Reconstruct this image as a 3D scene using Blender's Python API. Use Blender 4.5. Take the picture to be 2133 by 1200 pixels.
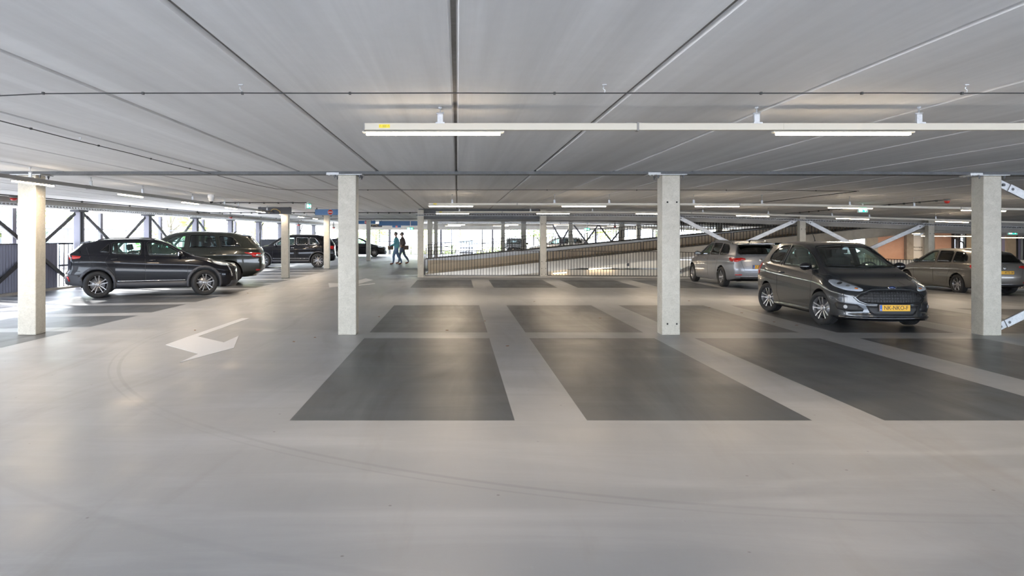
import bpy, bmesh, math, random
from mathutils import Vector, Matrix
from mathutils.bvhtree import BVHTree
from mathutils.geometry import delaunay_2d_cdt
PI = math.pi
random.seed(11)
for _o in list(bpy.data.objects): bpy.data.objects.remove(_o)
SC = bpy.context.scene
COL = SC.collection

# ------------------------------------------------------------------ camera
F = 1540.0; H = 1.6; VX = 953.0; VY = 491.0       # focal length in px, eye height, vanishing point
cam_d = bpy.data.cameras.new('camera'); cam = bpy.data.objects.new('camera', cam_d); COL.objects.link(cam)
cam.location = (0, 0, H); cam.rotation_euler = (PI/2, 0, 0)
cam_d.sensor_fit = 'HORIZONTAL'; cam_d.sensor_width = 36.0; cam_d.lens = F/2133*36
cam_d.shift_x = (1066.5-VX)/2133; cam_d.shift_y = -(600-VY)/2133
cam_d.clip_start = 0.05; cam_d.clip_end = 400
SC.camera = cam
# ------------------------------------------------------------------ world, sun, exposure
w = bpy.data.worlds.new('sky'); SC.world = w; w.use_nodes = True
wn = w.node_tree.nodes; wl = w.node_tree.links
for n in list(wn): wn.remove(n)
wo = wn.new('ShaderNodeOutputWorld'); bg = wn.new('ShaderNodeBackground')
sky = wn.new('ShaderNodeTexSky'); sky.sky_type = 'NISHITA'
sky.sun_disc = False; sky.sun_elevation = math.radians(38); sky.sun_rotation = math.radians(-62)
sky.dust_density = 3.0; sky.air_density = 1.0
mixc = wn.new('ShaderNodeMix'); mixc.data_type = 'RGBA'; mixc.inputs[0].default_value = 0.62
mixc.inputs[7].default_value = (0.83, 0.94, 1.13, 1)
sc_ = wn.new('ShaderNodeVectorMath'); sc_.operation = 'SCALE'; sc_.inputs['Scale'].default_value = 0.16
wl.new(sky.outputs[0], sc_.inputs[0]); wl.new(sc_.outputs[0], mixc.inputs[6])
wl.new(mixc.outputs[2], bg.inputs['Color']); bg.inputs['Strength'].default_value = 5.2
wl.new(bg.outputs[0], wo.inputs['Surface'])
sun_d = bpy.data.lights.new('sun', 'SUN'); sun_d.energy = 13.0; sun_d.angle = math.radians(1.2); sun_d.color = (1, .95, .87)
sun = bpy.data.objects.new('sun', sun_d); COL.objects.link(sun)
sun.rotation_euler = Vector((-0.85, 0.40, 0.55)).to_track_quat('Z', 'Y').to_euler()
vs = SC.view_settings; vs.view_transform = 'Standard'; vs.look = 'None'; vs.gamma = 1.0; vs.exposure = 1.42
vs.use_curve_mapping = False
LAMP_W = 18.0

# ------------------------------------------------------------------ the warped deck
CZ = 2.635
def sag(x, y):
    k = min(max((y-7)/21.0, 0), 1)*0.035
    t = x-7.5
    sp = 0.5*(t+math.sqrt(t*t+1.5))
    return -k*max(sp-0.05, 0)
def fy(py): return F*H/(py-VY)
def X_(px, Y): return (px-VX)*Y/F
def Z_(py, Y): return H+(VY-py)*Y/F
def fac_x(y): return -12.0+.03*(y-19.4)

# ------------------------------------------------------------------ helpers
def tag(o, label=None, cat=None, group=None, kind=None):
    if label: o['label'] = label
    if cat: o['category'] = cat
    if group: o['group'] = group
    if kind: o['kind'] = kind
    return o
def thing(name, label, cat, loc=(0, 0, 0), rz=0, group=None):
    o = bpy.data.objects.new(name, None); COL.objects.link(o); o.empty_display_size = .2
    o.location = loc; o.rotation_euler = (0, 0, rz)
    return tag(o, label, cat, group)
def copy_tree(o, parent=None):
    c = o.copy(); COL.objects.link(c); c.parent = parent
    for ch in list(o.children): copy_tree(ch, c)
    return c
def wmat(o):
    m = Matrix.Identity(4)
    while o is not None:
        m = Matrix.LocRotScale(o.location, o.rotation_euler, o.scale) @ m
        o = o.parent
    return m

class MB:
    def __init__(s): s.bm = bmesh.new()
    def _pts(s, pts, faces, mi=0):
        vs_ = [s.bm.verts.new(p) for p in pts]
        out = []
        for f in faces:
            try:
                nf = s.bm.faces.new([vs_[i] for i in f]); nf.material_index = mi; out.append(nf)
            except ValueError: pass
        return vs_
    def box(s, x0, x1, y0, y1, z0, z1, bev=0, M=None, mi=0, seg=2):
        b = bmesh.new()
        bmesh.ops.create_cube(b, size=1)
        for v in b.verts:
            v.co = Vector(((x0+x1)/2+v.co.x*(x1-x0), (y0+y1)/2+v.co.y*(y1-y0), (z0+z1)/2+v.co.z*(z1-z0)))
        if bev: bmesh.ops.bevel(b, geom=b.edges[:], offset=bev, segments=seg, affect='EDGES', profile=.7)
        if M is not None: b.transform(M)
        s.merge(b, mi); return s
    def merge(s, b, mi=None):
        mp = {}
        for v in b.verts: mp[v] = s.bm.verts.new(v.co)
        for f in b.faces:
            try:
                nf = s.bm.faces.new([mp[v] for v in f.verts]); nf.material_index = f.material_index if mi is None else mi
                nf.smooth = f.smooth
            except ValueError: pass
        b.free()
    def bar(s, p0, p1, wd, ht, up=(0, 0, 1), mi=0, bev=0):
        p0 = Vector(p0); p1 = Vector(p1); d = p1-p0; L = d.length
        x = d.normalized(); up = Vector(up)
        y = up.cross(x)
        if y.length < 1e-4: y = Vector((0, 1, 0)).cross(x)
        y.normalize(); z = x.cross(y)
        M = Matrix((x, y, z)).transposed().to_4x4(); M.translation = p0
        s.box(0, L, -wd/2, wd/2, -ht/2, ht/2, bev, M, mi); return s
    def tube(s, pts, r, n=8, mi=0, closed=False, cap=True):
        pts = [Vector(p) for p in pts]; rings = []
        N = len(pts); rr = r if isinstance(r, (list, tuple)) else [r]*N
        prev = None
        for i, p in enumerate(pts):
            if closed: t = (pts[(i+1) % N]-pts[i-1])
            else: t = pts[min(i+1, N-1)]-pts[max(i-1, 0)]
            t.normalize()
            if prev is None:
                a = Vector((0, 0, 1)) if abs(t.z) < .9 else Vector((1, 0, 0))
                u = t.cross(a).normalized()
            else:
                u = prev-t*prev.dot(t)
                if u.length < 1e-5: u = t.orthogonal()
                u.normalize()
            prev = u; v = t.cross(u)
            rings.append([s.bm.verts.new(p+(u*math.cos(2*PI*k/n)+v*math.sin(2*PI*k/n))*rr[i]) for k in range(n)])
        m = N if closed else N-1
        for i in range(m):
            a, b = rings[i], rings[(i+1) % N]
            for k in range(n):
                f = s.bm.faces.new((a[k], a[(k+1) % n], b[(k+1) % n], b[k])); f.smooth = True; f.material_index = mi
        if cap and not closed:
            f = s.bm.faces.new(rings[0][::-1]); f.material_index = mi
            f = s.bm.faces.new(rings[-1]); f.material_index = mi
        return s
    def lathe(s, prof, M=None, n=32, mi=0, a0=0, a1=2*PI, smooth=True):
        """prof = [(r, h)...] about local Z"""
        M = M or Matrix.Identity(4); full = abs(a1-a0-2*PI) < 1e-6
        m = n if full else n+1
        rings = []
        for (r, h) in prof:
            if r < 1e-6 and full: rings.append([s.bm.verts.new(M @ Vector((0, 0, h)))])
            else: rings.append([s.bm.verts.new(M @ Vector((r*math.cos(a0+(a1-a0)*k/n), r*math.sin(a0+(a1-a0)*k/n), h))) for k in range(m)])
        for a, b in zip(rings, rings[1:]):
            for k in range(n):
                k2 = (k+1) % m
                if len(a) == 1 and len(b) == 1: continue
                if len(a) == 1: vv = (a[0], b[k2], b[k])
                elif len(b) == 1: vv = (a[k], a[k2], b[0])
                else: vv = (a[k], a[k2], b[k2], b[k])
                try:
                    f = s.bm.faces.new(vv); f.smooth = smooth; f.material_index = mi
                except ValueError: pass
        return s
    def prism(s, poly, M, h, mi=0, bev=0):
        """poly 2D in local XY, extruded 0..h along local Z"""
        b = bmesh.new()
        lo = [b.verts.new((p[0], p[1], 0)) for p in poly]; hi = [b.verts.new((p[0], p[1], h)) for p in poly]
        n = len(poly)
        b.faces.new(lo[::-1]); b.faces.new(hi)
        for i in range(n): b.faces.new((lo[i], lo[(i+1) % n], hi[(i+1) % n], hi[i]))
        bmesh.ops.recalc_face_normals(b, faces=b.faces[:])
        if bev: bmesh.ops.bevel(b, geom=b.edges[:], offset=bev, segments=1, affect='EDGES')
        b.transform(M)
        s.merge(b, mi); return s
    def build(s, name, mats, parent=None, world=False, smooth=None, recalc=True, sharp=None):
        if recalc: bmesh.ops.recalc_face_normals(s.bm, faces=s.bm.faces[:])
        if world and parent is not None: s.bm.transform(wmat(parent).inverted())
        me = bpy.data.meshes.new(name); s.bm.to_mesh(me); s.bm.free()
        if not isinstance(mats, (list, tuple)): mats = [mats]
        for m in mats: me.materials.append(m)
        if smooth is not None:
            me.polygons.foreach_set('use_smooth', [smooth]*len(me.polygons))
            if smooth and sharp: me.set_sharp_from_angle(angle=math.radians(sharp))
        o = bpy.data.objects.new(name, me); COL.objects.link(o)
        if parent is not None: o.parent = parent
        return o

def rotm(ax, deg): return Matrix.Rotation(math.radians(deg), 4, ax)
def TR(x, y, z): return Matrix.Translation((x, y, z))

# ------------------------------------------------------------------ materials
def newmat(name):
    m = bpy.data.materials.new(name); m.use_nodes = True
    nt = m.node_tree; b = nt.nodes['Principled BSDF']
    return m, nt, b
def plain(name, col, rough=.5, metal=0, emit=None, es=0, coat=0, spec=None, trans=0, alpha=None):
    m, nt, b = newmat(name)
    b.inputs['Base Color'].default_value = (*col, 1); b.inputs['Roughness'].default_value = rough
    b.inputs['Metallic'].default_value = metal
    if emit: b.inputs['Emission Color'].default_value = (*emit, 1); b.inputs['Emission Strength'].default_value = es
    if coat: b.inputs['Coat Weight'].default_value = coat; b.inputs['Coat Roughness'].default_value = .03
    if spec is not None: b.inputs['Specular IOR Level'].default_value = spec
    # a faint grain so that nothing is a flat colour
    if not emit:
        t = nt.nodes.new('ShaderNodeTexCoord'); n = nt.nodes.new('ShaderNodeTexNoise'); n.inputs['Scale'].default_value = 9; n.inputs['Detail'].default_value = 4
        nt.links.new(t.outputs['Object'], n.inputs['Vector'])
        r = nt.nodes.new('ShaderNodeMapRange'); r.inputs['To Min'].default_value = max(rough-.06, 0.01); r.inputs['To Max'].default_value = rough+.06
        nt.links.new(n.outputs['Fac'], r.inputs['Value']); nt.links.new(r.outputs[0], b.inputs['Roughness'])
    return m
def ramp(nt, src, stops):
    r = nt.nodes.new('ShaderNodeValToRGB'); el = r.color_ramp.elements
    while len(el) > 1: el.remove(el[-1])
    el[0].position = stops[0][0]; el[0].color = (*stops[0][1], 1)
    for p, c in stops[1:]:
        e = el.new(p); e.color = (*c, 1)
    nt.links.new(src, r.inputs['Fac']); return r
def noise(nt, vec, scale, detail=5, rough=.55, dist=0):
    n = nt.nodes.new('ShaderNodeTexNoise'); n.inputs['Scale'].default_value = scale; n.inputs['Detail'].default_value = detail
    n.inputs['Roughness'].default_value = rough; n.inputs['Distortion'].default_value = dist
    nt.links.new(vec, n.inputs['Vector']); return n
def mapping(nt, sc=(1, 1, 1), rot=(0, 0, 0), coord='Object'):
    t = nt.nodes.new('ShaderNodeTexCoord'); mp = nt.nodes.new('ShaderNodeMapping')
    mp.inputs['Scale'].default_value = sc; mp.inputs['Rotation'].default_value = rot
    nt.links.new(t.outputs[coord], mp.inputs['Vector']); return mp.outputs[0]
def mixcol(nt, a, b, fac, mode='MIX'):
    m = nt.nodes.new('ShaderNodeMix'); m.data_type = 'RGBA'; m.blend_type = mode
    for sock, v in ((m.inputs[6], a), (m.inputs[7], b)):
        if isinstance(v, tuple): sock.default_value = (*v, 1)
        else: nt.links.new(v, sock)
    if isinstance(fac, (int, float)): m.inputs[0].default_value = fac
    else: nt.links.new(fac, m.inputs[0])
    return m.outputs[2]
def bump(nt, b, h, strength=.2, dist=.01):
    n = nt.nodes.new('ShaderNodeBump'); n.inputs['Strength'].default_value = strength; n.inputs['Distance'].default_value = dist
    nt.links.new(h, n.inputs['Height']); nt.links.new(n.outputs[0], b.inputs['Normal'])
def maprange(nt, src, a, b_, c, d):
    r = nt.nodes.new('ShaderNodeMapRange'); r.inputs['From Min'].default_value = a; r.inputs['From Max'].default_value = b_
    r.inputs['To Min'].default_value = c; r.inputs['To Max'].default_value = d; nt.links.new(src, r.inputs['Value']); return r.outputs[0]

def concrete(name, c0, c1, rough=.8, scale=1.2, stretch=(1, 1, 1), stain=None, bumps=.15):
    m, nt, b = newmat(name)
    v = mapping(nt, stretch)
    n1 = noise(nt, v, scale, 7, .6, .4); n2 = noise(nt, mapping(nt), scale*14, 5, .6)
    r1 = ramp(nt, n1.outputs['Fac'], [(.28, c0), (.72, c1)])
    out = mixcol(nt, r1.outputs[0], mixcol(nt, r1.outputs[0], (.5, .5, .5), .5), maprange(nt, n2.outputs['Fac'], .35, .7, 0, .22))
    if stain:
        n3 = noise(nt, mapping(nt, stretch), scale*.35, 3, .5, .8)
        out = mixcol(nt, out, stain, maprange(nt, n3.outputs['Fac'], .52, .75, 0, .5))
    nt.links.new(out, b.inputs['Base Color']); b.inputs['Roughness'].default_value = rough
    bump(nt, b, n2.outputs['Fac'], bumps, .004)
    return m

CT = (3.138, 12.127, 7.905)
def floor_mat(name, c0, c1, r0, r1, streak, dirt):
    m, nt, b = newmat(name)
    v = mapping(nt, (1, 1, 1)); vs1 = mapping(nt, (.22, 1.1, 1), (0, 0, math.radians(24)))
    vs2 = mapping(nt, (1.3, .25, 1), (0, 0, math.radians(-16)))
    big = noise(nt, v, .28, 4, .5, .6); st = noise(nt, vs1, 1.5, 6, .6, .5); st2 = noise(nt, vs2, 1.1, 5, .6, 1.1)
    fine = noise(nt, v, 24, 6, .7)
    col = ramp(nt, big.outputs['Fac'], [(.3, c0), (.7, c1)]).outputs[0]
    col = mixcol(nt, col, streak, maprange(nt, st.outputs['Fac'], .48, .74, 0, .8))
    col = mixcol(nt, col, dirt, maprange(nt, st2.outputs['Fac'], .55, .8, 0, .5))
    # curved tyre tracks left on the coating
    for (cx_, cy_, r_, w_, k_) in ((CT[0], CT[1], CT[2], .030, .30), (CT[0], CT[1], CT[2]+.11, .018, .22), (CT[0]-.6, CT[1]+.3, CT[2]+1.5, .05, .16)):
        ds = nt.nodes.new('ShaderNodeVectorMath'); ds.operation = 'DISTANCE'; nt.links.new(v, ds.inputs[0]); ds.inputs[1].default_value = (cx_, cy_, 0)
        sb = nt.nodes.new('ShaderNodeMath'); sb.operation = 'SUBTRACT'; nt.links.new(ds.outputs['Value'], sb.inputs[0]); sb.inputs[1].default_value = r_
        ab = nt.nodes.new('ShaderNodeMath'); ab.operation = 'ABSOLUTE'; nt.links.new(sb.outputs[0], ab.inputs[0])
        ml = nt.nodes.new('ShaderNodeMath'); ml.operation = 'MULTIPLY'; nt.links.new(maprange(nt, ab.outputs[0], w_*.4, w_, k_, 0), ml.inputs[0]); nt.links.new(maprange(nt, big.outputs['Fac'], .38, .6, .2, 1), ml.inputs[1])
        col = mixcol(nt, col, tuple(x*.45 for x in c0), ml.outputs[0])
    # worn specks
    spk = nt.nodes.new('ShaderNodeTexVoronoi'); spk.inputs['Scale'].default_value = 3.4; nt.links.new(v, spk.inputs['Vector'])
    k = maprange(nt, spk.outputs['Distance'], .022, .045, .75, 0)
    col = mixcol(nt, col, tuple(x*.35 for x in dirt), k)
    col = mixcol(nt, col, tuple(min(1, x*1.35) for x in c1), maprange(nt, fine.outputs['Fac'], .6, .75, 0, .25))
    nt.links.new(col, b.inputs['Base Color'])
    rr = nt.nodes.new('ShaderNodeMath'); rr.operation = 'ADD'
    nt.links.new(maprange(nt, st.outputs['Fac'], .3, .75, r0, r1), rr.inputs[0]); nt.links.new(maprange(nt, st2.outputs['Fac'], .3, .7, -.05, .06), rr.inputs[1])
    nt.links.new(rr.outputs[0], b.inputs['Roughness'])
    hb = nt.nodes.new('ShaderNodeMath'); hb.operation = 'ADD'
    nt.links.new(st.outputs['Fac'], hb.inputs[0]); nt.links.new(maprange(nt, fine.outputs['Fac'], 0, 1, 0, .08), hb.inputs[1])
    bump(nt, b, hb.outputs[0], .14, .010)
    return m

def galv(name, c0, c1, metal=.35, rough=.5):
    m, nt, b = newmat(name)
    v = mapping(nt, (1, 1, 1.0))
    n1 = noise(nt, v, 5, 8, .75, .6)
    vo = nt.nodes.new('ShaderNodeTexVoronoi'); vo.inputs['Scale'].default_value = 75; nt.links.new(v, vo.inputs['Vector'])
    col = ramp(nt, n1.outputs['Fac'], [(.3, c0), (.7, c1)]).outputs[0]
    col = mixcol(nt, col, tuple(x*.78 for x in c0), maprange(nt, vo.outputs['Color'], .45, .9, 0, .30))
    n3 = noise(nt, mapping(nt, (1, 1, 2.2)), 11, 4, .6, 1.5)
    col = mixcol(nt, col, tuple(x*.6 for x in c0), maprange(nt, n3.outputs['Fac'], .62, .75, 0, .5))
    nt.links.new(col, b.inputs['Base Color']); b.inputs['Metallic'].default_value = metal
    nt.links.new(maprange(nt, vo.outputs['Color'], 0, 1, rough-.12, rough+.12), b.inputs['Roughness'])
    bump(nt, b, n1.outputs['Fac'], .12, .004)
    return m

def glassmat(name, tint, refl=.5, alpha=.9):
    m = bpy.data.materials.new(name); m.use_nodes = True; nt = m.node_tree
    for n in list(nt.nodes): nt.nodes.remove(n)
    o = nt.nodes.new('ShaderNodeOutputMaterial'); mx = nt.nodes.new('ShaderNodeMixShader')
    tr = nt.nodes.new('ShaderNodeBsdfTransparent'); tr.inputs[0].default_value = (*tint, 1)
    gl = nt.nodes.new('ShaderNodeBsdfGlossy'); gl.inputs['Roughness'].default_value = .02; gl.inputs[0].default_value = (.95, .97, 1, 1)
    lw = nt.nodes.new('ShaderNodeLayerWeight'); lw.inputs['Blend'].default_value = .5
    pw = nt.nodes.new('ShaderNodeMath'); pw.operation = 'POWER'; pw.inputs[1].default_value = 4.0; nt.links.new(lw.outputs['Facing'], pw.inputs[0])
    fr = nt.nodes.new('ShaderNodeMath'); fr.operation = 'MULTIPLY_ADD'; fr.inputs[1].default_value = .75; fr.inputs[2].default_value = .06; nt.links.new(pw.outputs[0], fr.inputs[0])
    nt.links.new(fr.outputs[0], mx.inputs[0]); nt.links.new(tr.outputs[0], mx.inputs[1]); nt.links.new(gl.outputs[0], mx.inputs[2])
    nt.links.new(mx.outputs[0], o.inputs[0]); return m
def paint(name, col, metal=.4, rough=.28, ior=1.5, spec=.5):
    m, nt, b = newmat(name)
    b.inputs['Base Color'].default_value = (*col, 1); b.inputs['Metallic'].default_value = metal; b.inputs['Roughness'].default_value = rough
    b.inputs['Coat Weight'].default_value = 1; b.inputs['Coat Roughness'].default_value = .02; b.inputs['Coat IOR'].default_value = ior; b.inputs['Specular IOR Level'].default_value = spec
    n = noise(nt, mapping(nt), 700, 2, .5)
    nt.links.new(maprange(nt, n.outputs['Fac'], .3, .7, rough-.05, rough+.08), b.inputs['Roughness'])
    return m
M = {}
M['floor'] = floor_mat('coated_floor', (.240, .252, .270), (.283, .296, .316), .34, .50, (.365, .38, .405), (.215, .205, .195))
M['bay'] = floor_mat('dark_bay_coating', (.050, .058, .070), (.068, .076, .088), .35, .46, (.100, .100, .102), (.046, .041, .038))
M['ceil'] = concrete('slab_concrete', (.60, .595, .59), (.83, .83, .83), .75, .55, (5.5, .16, 1), (.52, .505, .49))
M['joint'] = concrete('joint_sealant', (.16, .15, .14), (.24, .23, .22), .8, 2)
M['conc'] = concrete('precast_concrete', (.29, .275, .25), (.40, .38, .34), .8, 1.4)
M['conc_warm'] = concrete('sandy_concrete', (.50, .41, .29), (.64, .54, .40), .8, 1.2)
M['conc_mid'] = concrete('weathered_concrete', (.34, .30, .24), (.47, .42, .34), .85, 2.4)
M['lavender'] = plain('lavender_perforated_sheet', (.42, .42, .62), .6)
M['conc_dark'] = concrete('rough_grey_concrete', (.22, .20, .18), (.34, .31, .28), .85, 3.2)
M['conc_pink'] = concrete('reddish_wall', (.46, .27, .20), (.58, .36, .27), .85, 1.0)
M['col'] = galv('galvanised_column', (.43, .40, .335), (.58, .55, .475), .2, .50)
M['galv'] = galv('galvanised_steel', (.42, .43, .44), (.58, .59, .60), .5, .42)
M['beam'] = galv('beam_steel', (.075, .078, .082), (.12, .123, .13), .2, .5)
M['dark_steel'] = plain('dark_coated_steel', (.040, .042, .052), .45, .3)
M['post_grey'] = plain('grey_violet_post', (.15, .145, .17), .5, .2)
M['rail_dark'] = plain('dark_railing_steel', (.035, .030, .027), .5, .2)
M['reflector'] = plain('headlamp_reflector', (.80, .82, .86), .32, .15)
M['rail_white'] = plain('white_enamel', (.52, .48, .40), .35, .1)
M['rail_grey'] = plain('grey_enamel_rail', (.20, .19, .18), .4, .2)
M['black'] = plain('black_plastic', (.018, .018, .020), .5)
M['blackgloss'] = plain('gloss_black_plastic', (.008, .008, .010), .12, 0, coat=1)
M['cable'] = plain('black_cable', (.03, .03, .03), .5)
M['white'] = plain('white_paint', (.66, .67, .69), .45)
M['yellow'] = plain('yellow_sticker', (.80, .62, .03), .5)
M['blue'] = plain('blue_sign_face', (.035, .14, .33), .25)
M['red'] = plain('red_plastic', (.55, .02, .015), .3)
M['red_sign'] = plain('red_sign_paint', (.62, .05, .04), .4)
M['signwhite'] = plain('white_sign_paint', (.80, .80, .80), .4)
M['signdark'] = plain('charcoal_sign_face', (.055, .055, .062), .4)
M['gold'] = plain('golden_pictogram', (.62, .42, .14), .4)
M['green_lit'] = plain('lit_green_pictogram', (.01, .35, .18), .4, emit=(.01, .52, .26), es=1.2)
M['white_lit'] = plain('lit_white_pictogram', (.9, .95, .9), .4, emit=(.8, 1, .9), es=1.6)
M['lamp'] = plain('warm_tube_diffuser', (1, .95, .85), .4, emit=(1, .80, .56), es=14)
M['tyre'] = plain('tyre_rubber', (.022, .022, .023), .75)
M['alloy'] = plain('silver_alloy', (.42, .42, .43), .34, .8)
M['alloy_dark'] = plain('dark_alloy', (.05, .05, .055), .3, .8)
M['chrome'] = plain('chrome_trim', (.75, .75, .77), .12, 1)
M['disc'] = plain('brake_disc_steel', (.30, .30, .31), .35, .9)
M['cladding'] = plain('dark_grey_cladding', (.055, .057, .066), .55)
M['fabric'] = plain('dark_seat_fabric', (.030, .031, .034), .9)
M['glass'] = glassmat('tinted_side_glass', (.72, .84, .80))
M['glass_dark'] = glassmat('privacy_glass', (.30, .33, .33))
M['glass_mid'] = glassmat('windscreen_glass', (.86, .90, .88))
M['lens'] = glassmat('clear_lens', (.92, .94, .96))
M['taillens'] = plain('red_tail_lens', (.50, .012, .010), .12, coat=1)
M['amber'] = plain('amber_indicator', (.85, .22, .02), .2, coat=1)
M['plate'] = plain('yellow_plate', (.86, .47, .015), .4)
M['plate_blue'] = plain('blue_plate_band', (.01, .12, .50), .4)
M['ink'] = plain('black_lettering', (.01, .01, .01), .5)
M['asphalt'] = concrete('outdoor_paving', (.50, .49, .47), (.60, .59, .57), .9, 1)
M['grass'] = concrete('grass_ground', (.10, .17, .04), (.19, .26, .07), .95, 3)
M['bark'] = concrete('tree_bark', (.14, .11, .09), (.24, .20, .17), .9, 6, (1, 1, .3))
def leafmat(name, c):
    m, nt, b = newmat(name); b.inputs['Roughness'].default_value = .6
    n = noise(nt, mapping(nt), 1.5, 3)
    nt.links.new(ramp(nt, n.outputs['Fac'], [(.3, tuple(x*.7 for x in c)), (.7, c)]).outputs[0], b.inputs['Base Color'])
    b.inputs['Transmission Weight'].default_value = 0
    tl = nt.nodes.new('ShaderNodeBsdfTranslucent'); tl.inputs[0].default_value = (*[min(1, x*1.6) for x in c], 1)
    mx = nt.nodes.new('ShaderNodeMixShader'); mx.inputs[0].default_value = .45
    out = nt.nodes['Material Output']
    nt.links.new(b.outputs[0], mx.inputs[1]); nt.links.new(tl.outputs[0], mx.inputs[2]); nt.links.new(mx.outputs[0], out.inputs[0])
    return m
M['leaf'] = leafmat('green_leaves', (.30, .42, .12)); M['leaf_y'] = leafmat('yellow_green_leaves', (.55, .58, .18)); M['leaf_b'] = leafmat('grey_green_leaves', (.20, .26, .18))

def text_mesh(mb, body, size, Mx, depth=.002, align='CENTER', mi=0, sx=1.0):
    c = bpy.data.curves.new('txt', 'FONT'); c.body = body; c.size = size; c.extrude = depth; c.align_x = align; c.align_y = 'CENTER'; c.resolution_u = 3
    o = bpy.data.objects.new('txt', c); COL.objects.link(o)
    dg = bpy.context.evaluated_depsgraph_get(); dg.update()
    me = bpy.data.meshes.new_from_object(o.evaluated_get(dg))
    b = bmesh.new(); b.from_mesh(me); b.transform(Mx @ Matrix.Diagonal((sx, 1, 1, 1))); mb.merge(b, mi)
    bpy.data.objects.remove(o); bpy.data.curves.remove(c); bpy.data.meshes.remove(me)
# ------------------------------------------------------------------ cars
def pchip(keys):
    xs = [k[0] for k in keys]; ys = [k[1] for k in keys]; n = len(xs)
    h = [xs[i+1]-xs[i] for i in range(n-1)]; d = [(ys[i+1]-ys[i])/h[i] for i in range(n-1)]
    m = [0]*n; m[0] = d[0]; m[-1] = d[-1]
    for i in range(1, n-1):
        if d[i-1]*d[i] <= 0: m[i] = 0
        else:
            w1 = 2*h[i]+h[i-1]; w2 = h[i]+2*h[i-1]; m[i] = (w1+w2)/(w1/d[i-1]+w2/d[i])
    def f(x):
        if x <= xs[0]: return ys[0]
        if x >= xs[-1]: return ys[-1]
        i = 0
        while x > xs[i+1]: i += 1
        t = (x-xs[i])/h[i]
        return (ys[i]*(2*t**3-3*t*t+1)+h[i]*m[i]*(t**3-2*t*t+t)+ys[i+1]*(-2*t**3+3*t*t)+h[i]*m[i+1]*(t**3-t*t))
    return f
def catmull(pts, sub):
    out = []
    n = len(pts)
    for i in range(n-1):
        p0 = pts[max(i-1, 0)]; p1 = pts[i]; p2 = pts[i+1]; p3 = pts[min(i+2, n-1)]
        for k in range(sub):
            t = k/sub
            out.append(tuple(.5*((2*b)+(-a+c)*t+(2*a-5*b+4*c-d)*t*t+(-a+3*b-3*c+d)*t**3) for a, b, c, d in zip(p0, p1, p2, p3)))
    out.append(tuple(pts[-1])); return out
def chaikin(p, it=1, closed=True, r=.045):
    """round the corners of an outline by at most r"""
    q = []; n = len(p)
    for i in range(n):
        b_ = Vector(p[i])
        if not closed and i in (0, n-1): q.append(tuple(b_)); continue
        a_ = Vector(p[i-1]); c_ = Vector(p[(i+1) % n])
        la = (a_-b_).length; lc = (c_-b_).length
        A = b_+(a_-b_)*(min(r, la*.35)/la); C_ = b_+(c_-b_)*(min(r, lc*.35)/lc)
        q += [tuple(A), tuple(A*.3+b_*.4+C_*.3), tuple(C_)]
    return q
def inset2(poly, d):
    n = len(poly); A = sum(poly[i][0]*poly[(i+1) % n][1]-poly[(i+1) % n][0]*poly[i][1] for i in range(n))
    s = 1 if A > 0 else -1; out = []
    for i in range(n):
        a = Vector(poly[i-1]); b = Vector(poly[i]); c = Vector(poly[(i+1) % n])
        e1 = (b-a).normalized(); e2 = (c-b).normalized()
        n1 = Vector((-e1.y, e1.x))*s; n2 = Vector((-e2.y, e2.x))*s
        v = (n1+n2); L = v.length
        v = v/L if L > 1e-6 else n1
        out.append(tuple(b+v*(d/max(v.dot(n1), .45))))
    return out

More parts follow.
